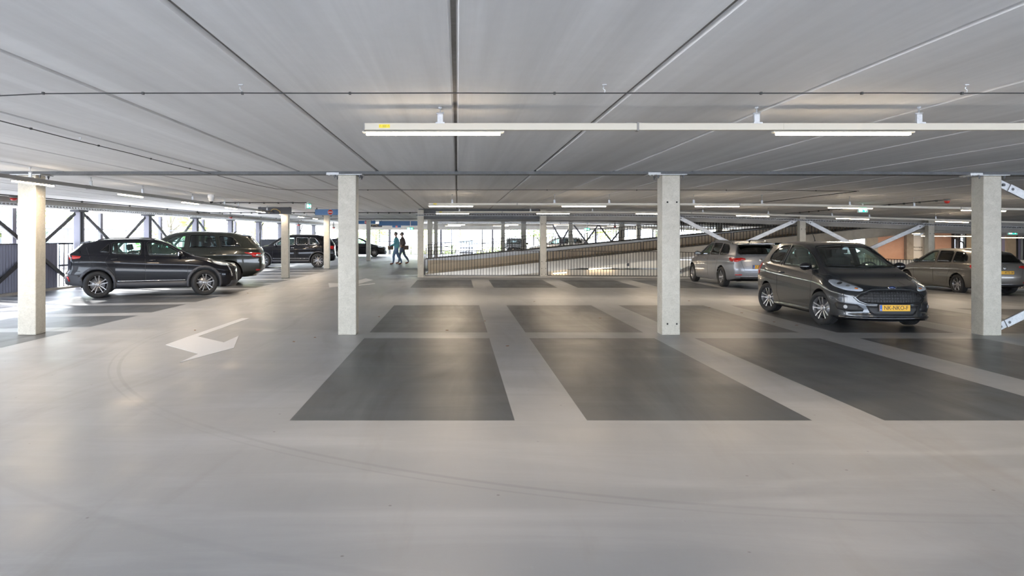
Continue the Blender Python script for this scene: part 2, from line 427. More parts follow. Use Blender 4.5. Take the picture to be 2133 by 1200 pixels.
class Body:
    def __init__(s, P):
        s.P = P; s.L = P['L']; s.HW = P['HW']
        s.fW = pchip(P['plan']); s.fT = pchip(P['top']); s.fB = pchip(P['belt']); s.fR = pchip(P['roofw']); s.fZ = pchip(P['under'])
        s.wf = pchip(P['noseprof']); s.wr = pchip(P['tailprof'])
        s.x0 = P['br']; s.x1 = s.L-P['bf']
    def ring(s, x, sub=3):
        W = s.fW(x); zb = s.fZ(x); zt = s.fT(x); zl = min(s.fB(x), zt-.03); h = zt-zl; r = min(s.fR(x), W*.93)
        B = zl-zb
        pts = [(0, zb), (.5*W, zb), (.86*W, zb), (.950*W, zb+.035), (.972*W, zb+.10), (.982*W, zb+.28*B), (.990*W, zb+.50*B),
               (.989*W, zb+.67*B), (1.0*W, zb+.80*B), (.974*W, zb+.92*B), (.945*W, zl),
               (.925*W+(r-.925*W)*.10, zl+.10*h), (.925*W+(r-.925*W)*.48, zl+.48*h), (.925*W+(r-.925*W)*.86, zl+.84*h), (r*.97, zl+.94*h), (r*.80, zl+.985*h), (r*.4, zt-.002), (0, zt)]
        return catmull(pts, sub)
    def warp(s, x, y, z):
        a = max(0, min(1, (x-s.x1+.45)/.45)); a = a*a*(3-2*a)
        b = max(0, min(1, 1-x/(s.P.get('tw', 1.1)))); b = b*b*(3-2*b)
        return x+s.wf(z)*a+s.wr(z)*b
    def mesh(s):
        bm = bmesh.new(); rows = []
        N = 92; xs = [s.x0+(s.x1-s.x0)*i/N for i in range(N+1)]
        def add(half, xf):
            pts = []
            for (y, z) in half: pts.append((xf(y, z), y, z))
            full = pts+[(p[0], -p[1], p[2]) for p in pts[-2:0:-1]]
            rows.append([bm.verts.new(p) for p in full])
        ts = [0, .14, .28, .42, .55, .66, .76, .84, .90, .95, .98]
        R0 = s.ring(s.x0); R1 = s.ring(s.x1)
        def capx(t, B, p): return B*(1-t**p)**(1/1.7)
        Wc = s.fW(s.x1); Wr = s.fW(s.x0)
        def dz(y, z, k, sh, R):
            zb = R[0][1]; zt = R[-1][1]
            return z-k*sh*max(0, (z-zb)/(zt-zb))**2.2+s.P.get('chin', .0)*sh*max(0, 1-(z-zb)/(.3))
        for t in ts:
            sh = capx(t, 1, 2.3)
            half = [(y*t, dz(y, z, s.P.get('tdrop', .02), sh, R0)) for (y, z) in R0]
            add(half, lambda y, z: s.warp(s.x0, y, z)-s.P['br']*sh)
        for x in xs: add(s.ring(x), lambda y, z, x=x: s.warp(x, y, z))
        for t in ts[::-1]:
            sh = capx(t, 1, 2.5)
            half = [(y*t, dz(y, z, s.P.get('drop', .08), sh, R1)) for (y, z) in R1]
            add(half, lambda y, z: s.warp(s.x1, y, z)+s.P['bf']*sh)
        for a, b in zip(rows, rows[1:]):
            n = len(a)
            for k in range(n):
                try:
                    f = bm.faces.new((a[k], a[(k+1) % n], b[(k+1) % n], b[k])); f.smooth = True
                except ValueError: pass
        bmesh.ops.remove_doubles(bm, verts=bm.verts[:], dist=1e-5)
        bmesh.ops.dissolve_degenerate(bm, dist=1e-6, edges=bm.edges[:])
        bmesh.ops.recalc_face_normals(bm, faces=bm.faces[:])
        return bm
    def cavity(s):
        bm = bmesh.new(); rows = []
        xa, xb = s.P['cab']; N = 26
        for i in range(N+1):
            x = xa+(xb-xa)*i/N
            R = s.ring(x, 2); pts = []
            zt = s.fT(x)
            for (y, z) in R:
                yy = max(0, y-.05) if y > .05 else y*.2
                zz = z-.055 if z > zt-.2 else z
                zz = max(.36+.0002*y, zz)
                pts.append((s.warp(x, y, z)+.05*(1-i/N), yy, zz))
            # keep the floor of the cavity simple
            pts = [p for p in pts if p[2] > .3605]
            fl = [(pts[0][0], 0, .36), (pts[0][0], pts[0][1]*.5, .36), (pts[0][0], pts[0][1], .36)]
            rows.append(fl+pts)
        m = min(len(r) for r in rows)
        def resample(r, n):
            L = [0]
            for a, b in zip(r, r[1:]): L.append(L[-1]+(Vector(a)-Vector(b)).length)
            out = []
            for k in range(n):
                t = L[-1]*k/(n-1); i = 0
                while i < len(L)-2 and L[i+1] < t: i += 1
                u = (t-L[i])/max(L[i+1]-L[i], 1e-9)
                out.append(tuple(Vector(r[i]).lerp(Vector(r[i+1]), u)))
            return out
        vr = []
        for r in rows:
            q = resample(r, 26); q[0] = (q[0][0], 0, q[0][2]); q[-1] = (q[-1][0], 0, q[-1][2])
            full = q+[(p[0], -p[1], p[2]) for p in q[-2:0:-1]]
            vr.append([bm.verts.new(p) for p in full])
        for a, b in zip(vr, vr[1:]):
            n = len(a)
            for k in range(n): bm.faces.new((a[k], a[(k+1) % n], b[(k+1) % n], b[k]))
        bm.faces.new(vr[0][::-1]); bm.faces.new(vr[-1])
        bmesh.ops.recalc_face_normals(bm, faces=bm.faces[:])
        return bm

class Proj:
    def __init__(s, bm):
        s.t = BVHTree.FromBMesh(bm)
    def hit(s, p, D):
        D = Vector(D).normalized(); o = Vector(p)-D*3
        h = s.t.ray_cast(o, D)
        if h[0] is None:
            q = s.t.find_nearest(Vector(p)); return q[0], q[1]
        n = h[1]
        if n.dot(D) > 0: n = -n
        return h[0], n
    def patch(s, mb, pts, D, off=.004, th=.008, res=.07, mi=0, rnd=0, bulge=0):
        D = Vector(D).normalized(); Z = Vector((0, 0, 1))
        U = D.cross(Z).normalized(); V = U.cross(D).normalized()
        if rnd: pts = chaikin(pts, rnd)
        P3 = [Vector(p) for p in pts]; O = P3[0].copy(); dd = sum((p-O).dot(D) for p in P3)/len(P3)
        p2 = [((p-O).dot(U), (p-O).dot(V)) for p in P3]
        # densify the outline
        q = []
        for i in range(len(p2)):
            a = Vector(p2[i]); b = Vector(p2[(i+1) % len(p2)]); k = max(1, int((b-a).length/res))
            q += [a.lerp(b, j/k) for j in range(k)]
        u0 = min(p.x for p in q); u1 = max(p.x for p in q); v0 = min(p.y for p in q); v1 = max(p.y for p in q)
        def inside(x, y):
            c = False; n = len(q)
            for i in range(n):
                a, b = q[i], q[i-1]
                if (a.y > y) != (b.y > y) and x < (b.x-a.x)*(y-a.y)/(b.y-a.y)+a.x: c = not c
            return c
        vs_ = [Vector((p.x, p.y)) for p in q]; nb = len(vs_)
        nx = int((u1-u0)/res)+1; ny = int((v1-v0)/res)+1
        for i in range(1, nx):
            for j in range(1, ny):
                x = u0+(u1-u0)*i/nx; y = v0+(v1-v0)*j/ny
                if inside(x, y) and min((Vector((x, y))-p).length for p in q) > res*.35: vs_.append(Vector((x, y)))
        r = delaunay_2d_cdt(vs_, [(i, (i+1) % nb) for i in range(nb)], [], 1, 1e-6)
        fr = []; bk = []
        for v in r[0]:
            p = O+U*v[0]+V*v[1]+D*dd
            h, n = s.hit(p, D)
            b_ = 0
            if bulge:
                e = min((Vector((v[0], v[1]))-pp).length for pp in q); b_ = bulge*min(1, e/(.5*min(u1-u0, v1-v0)))
            n = (n*.7-D*.3).normalized() if bulge else n
            fr.append(mb.bm.verts.new(h+n*(off+b_))); bk.append(mb.bm.verts.new(h+n*(off-th)))
        ec = {}
        for f in r[2]:
            c = sum((Vector(r[0][i]) for i in f), Vector((0, 0)))/len(f)
            if not inside(c.x, c.y): continue
            nf = mb.bm.faces.new([fr[i] for i in f]); nf.smooth = True; nf.material_index = mi
            if th > 0:
                nf = mb.bm.faces.new([bk[i] for i in f][::-1]); nf.material_index = mi
            for i in range(len(f)):
                k = (f[i], f[(i+1) % len(f)])
                if (k[1], k[0]) in ec: del ec[(k[1], k[0])]
                else: ec[k] = 1
        if th > 0:
            for (a, b) in ec:
                nf = mb.bm.faces.new((fr[b], fr[a], bk[a], bk[b])); nf.material_index = mi
        for v in [v for v in mb.bm.verts if not v.link_faces]: mb.bm.verts.remove(v)
    def line(s, mb, pts, D, r=.004, off=0, n=5, step=.08, closed=False, mi=0):
        out = []
        P3 = [Vector(p) for p in pts]
        if closed: P3.append(P3[0])
        for a, b in zip(P3, P3[1:]):
            k = max(1, int((b-a).length/step))
            for j in range(k): out.append(a.lerp(b, j/k))
        if not closed: out.append(P3[-1])
        q = []
        for p in out:
            h, nn = s.hit(p, D); q.append(h+nn*off)
        mb.tube(q, r, n, mi, closed=closed)

def make_rim(kind, rr):
    mb = MB()
    mb.lathe([(rr*.98, -.085), (rr-.015, -.07), (rr-.03, 0), (rr-.02, .06), (rr-.004, .082), (rr, .09), (rr+.004, .085), (rr*.98, -.085)], n=40)
    mb.lathe([(0, .065), (.028, .065), (.034, .055), (.062, .045), (.066, .01), (0, .01)], n=20)
    n, wi, wo, tw = dict(ten=(10, .017, .021, .10), five=(5, .042, .060, 0), fivetwin=(5, .022, .030, .0), turbine=(7, .028, .034, .16))[kind]
    def spoke(a0, a1, w0, w1):
        r0 = .045; r1 = rr-.010
        p0 = Vector((r0*math.cos(a0), r0*math.sin(a0), .045)); p1 = Vector((r1*math.cos(a1), r1*math.sin(a1), .078))
        d = (p1-p0); u = Vector((-math.sin((a0+a1)/2), math.cos((a0+a1)/2), 0))
        k = 5; prev = None
        for i in range(k+1):
            t = i/k; p = p0.lerp(p1, t); p.z = .045+.033*(t**.6); w_ = (w0+(w1-w0)*t)/2; dz = .028
            q = [mb.bm.verts.new(p+u*w_), mb.bm.verts.new(p-u*w_), mb.bm.verts.new(p-u*w_*.6-Vector((0, 0, dz))), mb.bm.verts.new(p+u*w_*.6-Vector((0, 0, dz)))]
            if prev:
                for j in range(4): mb.bm.faces.new((prev[j], prev[(j+1) % 4], q[(j+1) % 4], q[j]))
            else: mb.bm.faces.new(q)
            prev = q
        mb.bm.faces.new(prev[::-1])
    for i in range(n):
        a = 2*PI*i/n+.1
        if kind in ('fivetwin',):
            for s in (-1, 1): spoke(a+s*.18, a+s*.24, wi, wo)
        elif kind == 'ten':
            s = 1 if i % 2 else -1
            spoke(a+s*.04, a-s*.10, wi*1.2, wo)
        else: spoke(a, a+tw, wi, wo)
    return mb
def wheel_set(root, P, rimmat, kind, HW):
    R = P['R']; rr = P.get('rr', R*.66)
    tyre = MB()
    hw = P.get('tw_', .1)
    prof = [(rr-.01, -hw*.85), (rr+.012, -hw), (R-.055, -hw*1.05), (R-.02, -hw*.95), (R-.004, -hw*.75)]
    for g in (-.45, -.15, .15, .45): prof += [(R, hw*(g-.10)), (R-.008, hw*(g-.08)), (R-.008, hw*(g-.02)), (R, hw*g)]
    prof += [(R-.004, hw*.75), (R-.02, hw*.95), (R-.055, hw*1.05), (rr+.012, hw), (rr-.01, hw*.85), (rr-.012, 0), (rr-.01, -hw*.85)]
    tyre.lathe(prof, n=48)
    w0 = tyre.build('wheel', M['tyre'], root, sharp=40)
    rim = make_rim(kind, rr).build('rim', rimmat, w0, smooth=True, sharp=35)
    dm = MB(); dm.lathe([(0, .02), (rr*.72, .02), (rr*.72, .0), (0, 0)], n=28); dm.lathe([(0, .005), (rr-.02, .005), (rr-.02, -.03), (0, -.03)], n=24, mi=1)
    dsc = dm.build('brake_disc', [M['disc'], M['black']], w0)
    ws = []
    for i, (x, s) in enumerate(((P['xr'], 1), (P['xr'], -1), (P['xf'], 1), (P['xf'], -1))):
        o = w0 if i == 0 else w0.copy()
        if i:
            COL.objects.link(o); o.parent = root
            for ch in (rim, dsc):
                c = ch.copy(); COL.objects.link(c); c.parent = o
        o.location = (x-P['cx'], s*(HW-hw-P.get('inset', .015)), R); o.rotation_euler = (PI/2*(-s), 0, 0 if s > 0 else .3)
        ws.append(o)
    return ws

def make_car(P, label, loc, heading, paintm, rimmat, kind, detail=2, cat='car', group=None, kscale=1.0):
    """heading = angle of the nose in the XY plane; local x forward with origin between the axles"""
    root = thing('car', label, cat, loc, heading, group)
    root.scale = (kscale,)*3
    Bd = Body(P); bm = Bd.mesh(); pj = Proj(bm); L = P['L']; HW = P['HW']; cx = P['cx']
    Sh = TR(-cx, 0, 0)
    parts = []
    def fin(mb, name, mats, par=root, **k):
        mb.bm.transform(Sh); o = mb.build(name, mats, par, recalc=k.pop('recalc', True), **k); return o
    # ---- body shell: outer skin + cabin cavity, arches and windows cut out
    shell = MB(); 
    ob = bm.copy(); 
    cut = MB(); cutf = MB(); cutr = MB()
    if detail >= 1:
        cv = Bd.cavity()
        for f in cv.faces: f.normal_flip()
        shell.merge(ob); shell.merge(cv)
        for nm, poly, gm in P['sidewin']:
            q = chaikin(inset2(poly, .022), 1, r=.03)
            for s in (1, -1):
                Mx = Matrix(((1, 0, 0), (0, 0, -1 if s < 0 else 1), (0, 1, 0))).to_4x4(); Mx.translation = (0, s*.42, 0)
                Mx = Matrix.Translation((0, s*.42, 0)) @ Matrix(((1, 0, 0, 0), (0, 0, s, 0), (0, 1, 0, 0), (0, 0, 0, 1)))
                cut.prism(q, Mx, 1.0)
        q = chaikin(inset2(P['screen'], .03), 1, r=.03)
        cutf.prism(q, Matrix(((0, 0, 1, P['xscreen']), (1, 0, 0, 0), (0, 1, 0, 0), (0, 0, 0, 1))), 1.6)
        q = chaikin(inset2(P['rearwin'], .03), 1, r=.03)
        cutr.prism(q, Matrix(((0, 0, 1, -.4), (1, 0, 0, 0), (0, 1, 0, 0), (0, 0, 0, 1))), P.get('xrear', .8)+.4)
    else:
        shell.merge(ob)
    Ra = P['R']+P.get('arch', .045)
    for x in (P['xr'], P['xf']):
        for s in (1, -1):
            Mx = Matrix.Translation((x, s*(HW-.27), P['R']+.01)) @ Matrix(((1, 0, 0, 0), (0, 0, s, 0), (0, 1, 0, 0), (0, 0, 0, 1)))
            cut.lathe([(0, 0), (Ra, 0), (Ra, .6), (0, .6)], Mx, n=40)
    so = shell.build('shell', [paintm], recalc=False); cos = []
    for c_ in (cut, cutf, cutr):
        if not c_.bm.faces: continue
        co = c_.build('cutter', M['black']); cos.append(co)
        md = so.modifiers.new('b', 'BOOLEAN'); md.operation = 'DIFFERENCE'; md.solver = 'EXACT'; md.object = co
    dg = bpy.context.evaluated_depsgraph_get(); dg.update()
    me = bpy.data.meshes.new_from_object(so.evaluated_get(dg))
    for o in cos+[so]:
        m_ = o.data; bpy.data.objects.remove(o); bpy.data.meshes.remove(m_)
    me.calc_loop_triangles()
    me.transform(Sh); me.name = 'body'
    me.materials.clear(); me.materials.append(paintm); me.materials.append(M['black'])
    # inside faces of the cabin and wheel wells are dark trim
    for p in me.polygons:
        p.use_smooth = True; p.material_index = 0
        c = p.center; h, n = None, None
        r = pj.t.find_nearest(Vector((c.x+cx, c.y, c.z)))
        if r[0] is not None and r[3] > .022: p.material_index = 1
        elif p.normal.z < -.9 and c.z < .45: p.material_index = 1
    me.set_sharp_from_angle(angle=math.radians(32))
    body = bpy.data.objects.new('body', me); COL.objects.link(body); body.parent = root
    # ---- arch liners
    for x in (P['xr'], P['xf']):
        for s in (1, -1):
            mb = MB()
            Mx = Matrix.Translation((x, s*(HW-.272), P['R']+.01)) @ Matrix(((1, 0, 0, 0), (0, 0, s, 0), (0, 1, 0, 0), (0, 0, 0, 1)))
            mb.lathe([(0, 0), (Ra+.004, 0), (Ra+.004, .16)], Mx, n=26, a0=-.25, a1=PI+.25)
            fin(mb, 'wheel_arch', M['black'])
    wheel_set(root, P, rimmat, kind, HW)
    SD = {1: (0, -1, 0), -1: (0, 1, 0)}
    sp = lambda poly, s: [(p[0], s*HW, p[1]) for p in poly]
    # ---- glass
    for nm, poly, gm in P['sidewin']:
        for s in (1, -1):
            mb = MB(); pj.patch(mb, sp(chaikin(poly, 1), s), SD[s], .003, .005, .10); o = fin(mb, 'side_window', gm)
            mb = MB(); pj.line(mb, sp(chaikin(poly, 1), s), SD[s], P.get('trimr', .009), .001, 5, .1, closed=True); fin(mb, 'window_seal', P.get('trim', M['black']))
    mb = MB(); pj.patch(mb, [(L, y, z) for y, z in chaikin(P['screen'], 1)], (-1, 0, 0), .003, .005, .10); fin(mb, 'windscreen', P.get('screenmat', M['glass_mid']))
    mb = MB(); pj.line(mb, [(L, y, z) for y, z in chaikin(P['screen'], 1)], (-1, 0, 0), .007, 0, 5, .1, closed=True); fin(mb, 'window_seal', M['black'])
    mb = MB(); pj.patch(mb, [(0, y, z) for y, z in chaikin(P['rearwin'], 1)], (1, 0, 0), .003, .005, .10); fin(mb, 'rear_window', P.get('rearmat', M['glass_dark']))
    # ---- seams
    for pl in P['seams']:
        for s in (1, -1):
            mb = MB(); pj.line(mb, [(p[0], s*HW, p[1]) for p in pl], SD[s], .0035, 0, 4, .06); fin(mb, 'door_seam', M['black'])
    # ---- handles, mirrors
    for hx, hz in P['handles']:
        for s in (1, -1):
            mb = MB(); q = []
            for k in range(6):
                h, n = pj.hit((hx+(k-2.5)*.036, s*HW, hz+.002*k), SD[s]); q.append(h+n*(.028 if 0 < k < 5 else 0))
            mb.tube(q, .012, 6); fin(mb, 'door_handle', P.get('handlemat', paintm))
    mx_, mz_ = P['mirror']
    for s in (1, -1):
        h, n = pj.hit((mx_, s*HW, mz_), SD[s])
        mb = MB(); b = bmesh.new(); bmesh.ops.create_icosphere(b, subdivisions=3, radius=1)
        for v in b.verts:
            c = v.co; c.x = (c.x*.075 if c.x > 0 else c.x*.03); c.y *= .115; c.z *= .075
            v.co = c+Vector((h.x, s*(abs(h.y)+.125), h.z+.045))
        for f in b.faces: f.smooth = True
        mb.merge(b); mb.bar((h.x+.01, h.y-s*.03, h.z), (h.x+.005, s*(abs(h.y)+.12), h.z+.01), .05, .03, bev=.008)
        o = fin(mb, 'wing_mirror', P.get('mirrormat', paintm))
        mb = MB(); mb.box(h.x-.036, h.x-.026, s*(abs(h.y)+.125)-.085, s*(abs(h.y)+.125)+.085, h.z-.005, h.z+.095, .004); fin(mb, 'mirror_glass', M['chrome'], o)
    # ---- generic projected patches
    for (nm, pts, D, mt, kw) in P.get('patches', []):
        kw = dict(kw); both = kw.pop('both', False); lineonly = kw.pop('line', None)
        for s in ((1, -1) if both else (1,)):
            pp = [(p[0], s*p[1], p[2]) for p in pts]; DD = (D[0], s*D[1], D[2])
            mb = MB()
            if lineonly: pj.line(mb, pp, DD, lineonly, kw.get('off', 0), 6, .05, closed=kw.get('closed', False))
            else: pj.patch(mb, pp, DD, kw.get('off', .004), kw.get('th', .008), kw.get('res', .06), 0, kw.get('rnd', 0), kw.get('bulge', 0))
            fin(mb, nm, mt)
    # wheel arch cladding
    if P.get('clad'):
        for x in (P['xr'], P['xf']):
            for s in (1, -1):
                R1 = Ra+.003; R2 = Ra+P['clad']; a0 = -.30; a1 = PI+.30; n = 16
                out = [(x+R2*math.cos(a0+(a1-a0)*k/n), P['R']+.01+R2*math.sin(a0+(a1-a0)*k/n)) for k in range(n+1)]
                inn = [(x+R1*math.cos(a0+(a1-a0)*k/n), P['R']+.01+R1*math.sin(a0+(a1-a0)*k/n)) for k in range(n, -1, -1)]
                mb = MB(); pj.patch(mb, sp(out+inn, s), SD[s], .012, .03, .05); fin(mb, 'arch_cladding', M['cladding'])
        for s in (1, -1):
            xa = P['xr']+Ra+.01; xb = P['xf']-Ra-.01
            mb = MB(); pj.patch(mb, sp([(xa, .24), (xb, .24), (xb, .40), (xa, .40)], s), SD[s], .010, .03, .12); fin(mb, 'sill_cladding', M['cladding'])
    # roof rails
    if P.get('rails'):
        xa, xb, yy = P['rails']
        for s in (1, -1):
            q = []
            for k in range(15):
                t = k/14; x = xa+(xb-xa)*t
                h, n = pj.hit((x, s*yy, 2), (0, 0, -1)); q.append(h+Vector((0, 0, -.01 if k in (0, 14) else (.02 if k in (1, 13) else .035))))
            mb = MB(); mb.tube(q, .014, 8); fin(mb, 'roof_rail', P.get('railmat', M['blackgloss']))
    if P.get('spoiler'):
        x, y, z, ln, dp = P['spoiler']
        mb = MB(); b = bmesh.new(); bmesh.ops.create_cube(b, size=1)
        for v in b.verts:
            c = v.co; t = c.x < 0
            v.co = Vector((x-(ln if t else 0), c.y*2*(y*(.93 if t else 1)), z+(c.z*.018-dp if t else c.z*.05)))
        bmesh.ops.bevel(b, geom=b.edges[:], offset=.008, segments=2, affect='EDGES'); mb.merge(b); fin(mb, 'roof_spoiler', P.get('spoilmat', paintm), smooth=True, sharp=40)
    if P.get('antenna'):
        h, n = pj.hit((P['antenna'], 0, 2), (0, 0, -1))
        mb = MB(); mb.tube([h-Vector((0, 0, .01)), h+Vector((-.03, 0, .05)), h+Vector((-.14, 0, .20))] if P.get('rod') else [h-Vector((-.06, 0, .01)), h+Vector((-.02, 0, .045)), h+Vector((-.06, 0, .06))], [.012, .008, .004] if P.get('rod') else [.03, .018, .008], 6); fin(mb, 'antenna', M['black'])
    # ---- inside: seats, dashboard, wheel
    if detail >= 1:
        xs_, zs_ = P['seat']
        for s in (1, -1):
            mb = MB(); mb.box(xs_-.05, xs_+.46, s*.36-.24, s*.36+.24, zs_, zs_+.16, .05)
            mb.box(-.06, .06, -.23, .23, 0, .56, .05, TR(xs_-.06, s*.36, zs_+.10) @ rotm('Y', -14))
            mb.box(-.05, .05, -.13, .13, .60, .76, .035, TR(xs_-.06, s*.36, zs_+.08) @ rotm('Y', -14))
            mb.bar((xs_-.205, s*.36, zs_+.60), (xs_-.23, s*.36, zs_+.72), .14, .012)
            fin(mb, 'seat', M['fabric'])
        mb = MB(); xr_ = xs_-.85
        mb.box(xr_-.05, xr_+.42, -.60, .60, zs_, zs_+.16, .05); mb.box(-.07, .07, -.60, .60, 0, .52, .05, TR(xr_-.06, 0, zs_+.1) @ rotm('Y', -14))
        for s in (-.36, .36): mb.box(-.05, .05, s-.12, s+.12, .50, .66, .03, TR(xr_-.06, 0, zs_+.1) @ rotm('Y', -14))
        fin(mb, 'rear_bench', M['fabric'])
        xd = P['dash']; zd = P['dashz']
        mb = MB(); mb.box(xd-.22, xd+.25, -.64, .64, zd-.24, zd, .05); fin(mb, 'dashboard', M['black'])
        mb = MB(); Mx = TR(xd-.30, .36, zd-.04) @ rotm('Y', -66)
        mb.tube([Mx @ Vector((.18*math.cos(2*PI*k/24), .18*math.sin(2*PI*k/24), 0)) for k in range(24)], .014, 8, closed=True)
        for a in (0, 2.1, 4.2): mb.bar(Mx @ Vector((0, 0, 0)), Mx @ Vector((.18*math.cos(a+PI/2), .18*math.sin(a+PI/2), 0)), .03, .015)
        mb.lathe([(0, .02), (.06, .02), (.06, -.02), (0, -.02)], Mx, 16); mb.tube([Mx @ Vector((0, 0, -.01)), Mx @ Vector((0, 0, -.22))], .03, 8)
        fin(mb, 'steering_wheel', M['black'])
        zi = P['mirr']; mb = MB(); mb.box(zi[0]-.015, zi[0]+.015, -.11, .11, zi[1]-.035, zi[1]+.035, .01); mb.tube([(zi[0]+.01, 0, zi[1]+.02), (zi[0]+.0, 0, zi[1]+.12)], .01, 6); fin(mb, 'rear_view_mirror', M['black'])
    # ---- plates
    for (end, zc, txt, txal) in P.get('plates', []):
        D = (-1, 0, 0) if end == 'front' else (1, 0, 0); sg = 1 if end == 'front' else -1
        h, n = pj.hit((L if sg > 0 else 0, 0, zc), D); h2, _ = pj.hit((L if sg > 0 else 0, .2, zc), D)
        xx = h.x+sg*.012
        fr = MB(); fr.box(min(xx-sg*.02, xx+sg*.004), max(xx-sg*.02, xx+sg*.004), -.265, .265, zc-.060, zc+.060, .004); fr.bm.transform(Sh); fo = fr.build('licence_plate', M['black'], root)
        mb = MB(); a, b_ = sorted((xx+sg*.004, xx+sg*.009)); mb.box(a, b_, -.255, .255, zc-.052, zc+.052, 0, mi=0)
        bl = -.255 if sg < 0 else .255; bl2 = bl+(.045 if sg < 0 else -.045)
        # blue band on the reader's left
        ly = .255*sg*(-1)
        # reader faces the plate: left is +y for a front plate seen from ahead? keep one rule
        left = -1 if sg > 0 else 1
        a2, b2 = sorted((xx+sg*.0095, xx+sg*.010)); y0 = left*.253; y1 = left*.212
        mb.box(a2, b2, min(y0, y1), max(y0, y1), zc-.050, zc+.050, 0, mi=1)
        # text axes: u from reader's left to right = -left * y
        Mx = Matrix(((0, 0, sg, xx+sg*.0098), (-left, 0, 0, 0), (0, 1, 0, zc), (0, 0, 0, 1)))
        cy = .02
        Mt = Mx @ TR(cy if txal == 'CENTER' else (-.195 if txal == 'LEFT' else .235), 0, 0)
        text_mesh(mb, txt, .098, Mt, .0008, txal, 2, .86 if len(txt) > 6 else .92)
        text_mesh(mb, 'NL', .026, Mx @ TR(-.232, -.030, .001), .0004, 'CENTER', 3)
        mb.bm.transform(Sh); mb.build('plate_face', [M['plate'], M['plate_blue'], M['ink'], M['signwhite']], fo, recalc=False)
    return root, pj
def ell(cx_, cz_, a, b, n=20, x=None):
    return [(cx_+a*math.cos(2*PI*k/n), cz_+b*math.sin(2*PI*k/n)) for k in range(n)]
def front(L, pts): return [(L, y, z) for y, z in pts]
def rear(pts): return [(0, y, z) for y, z in pts]
G, GD, GM = M['glass'], M['glass_dark'], M['glass_mid']

M['hatch_paint'] = paint('dark_grey_metallic_paint', (.036, .041, .048), .5, .22)
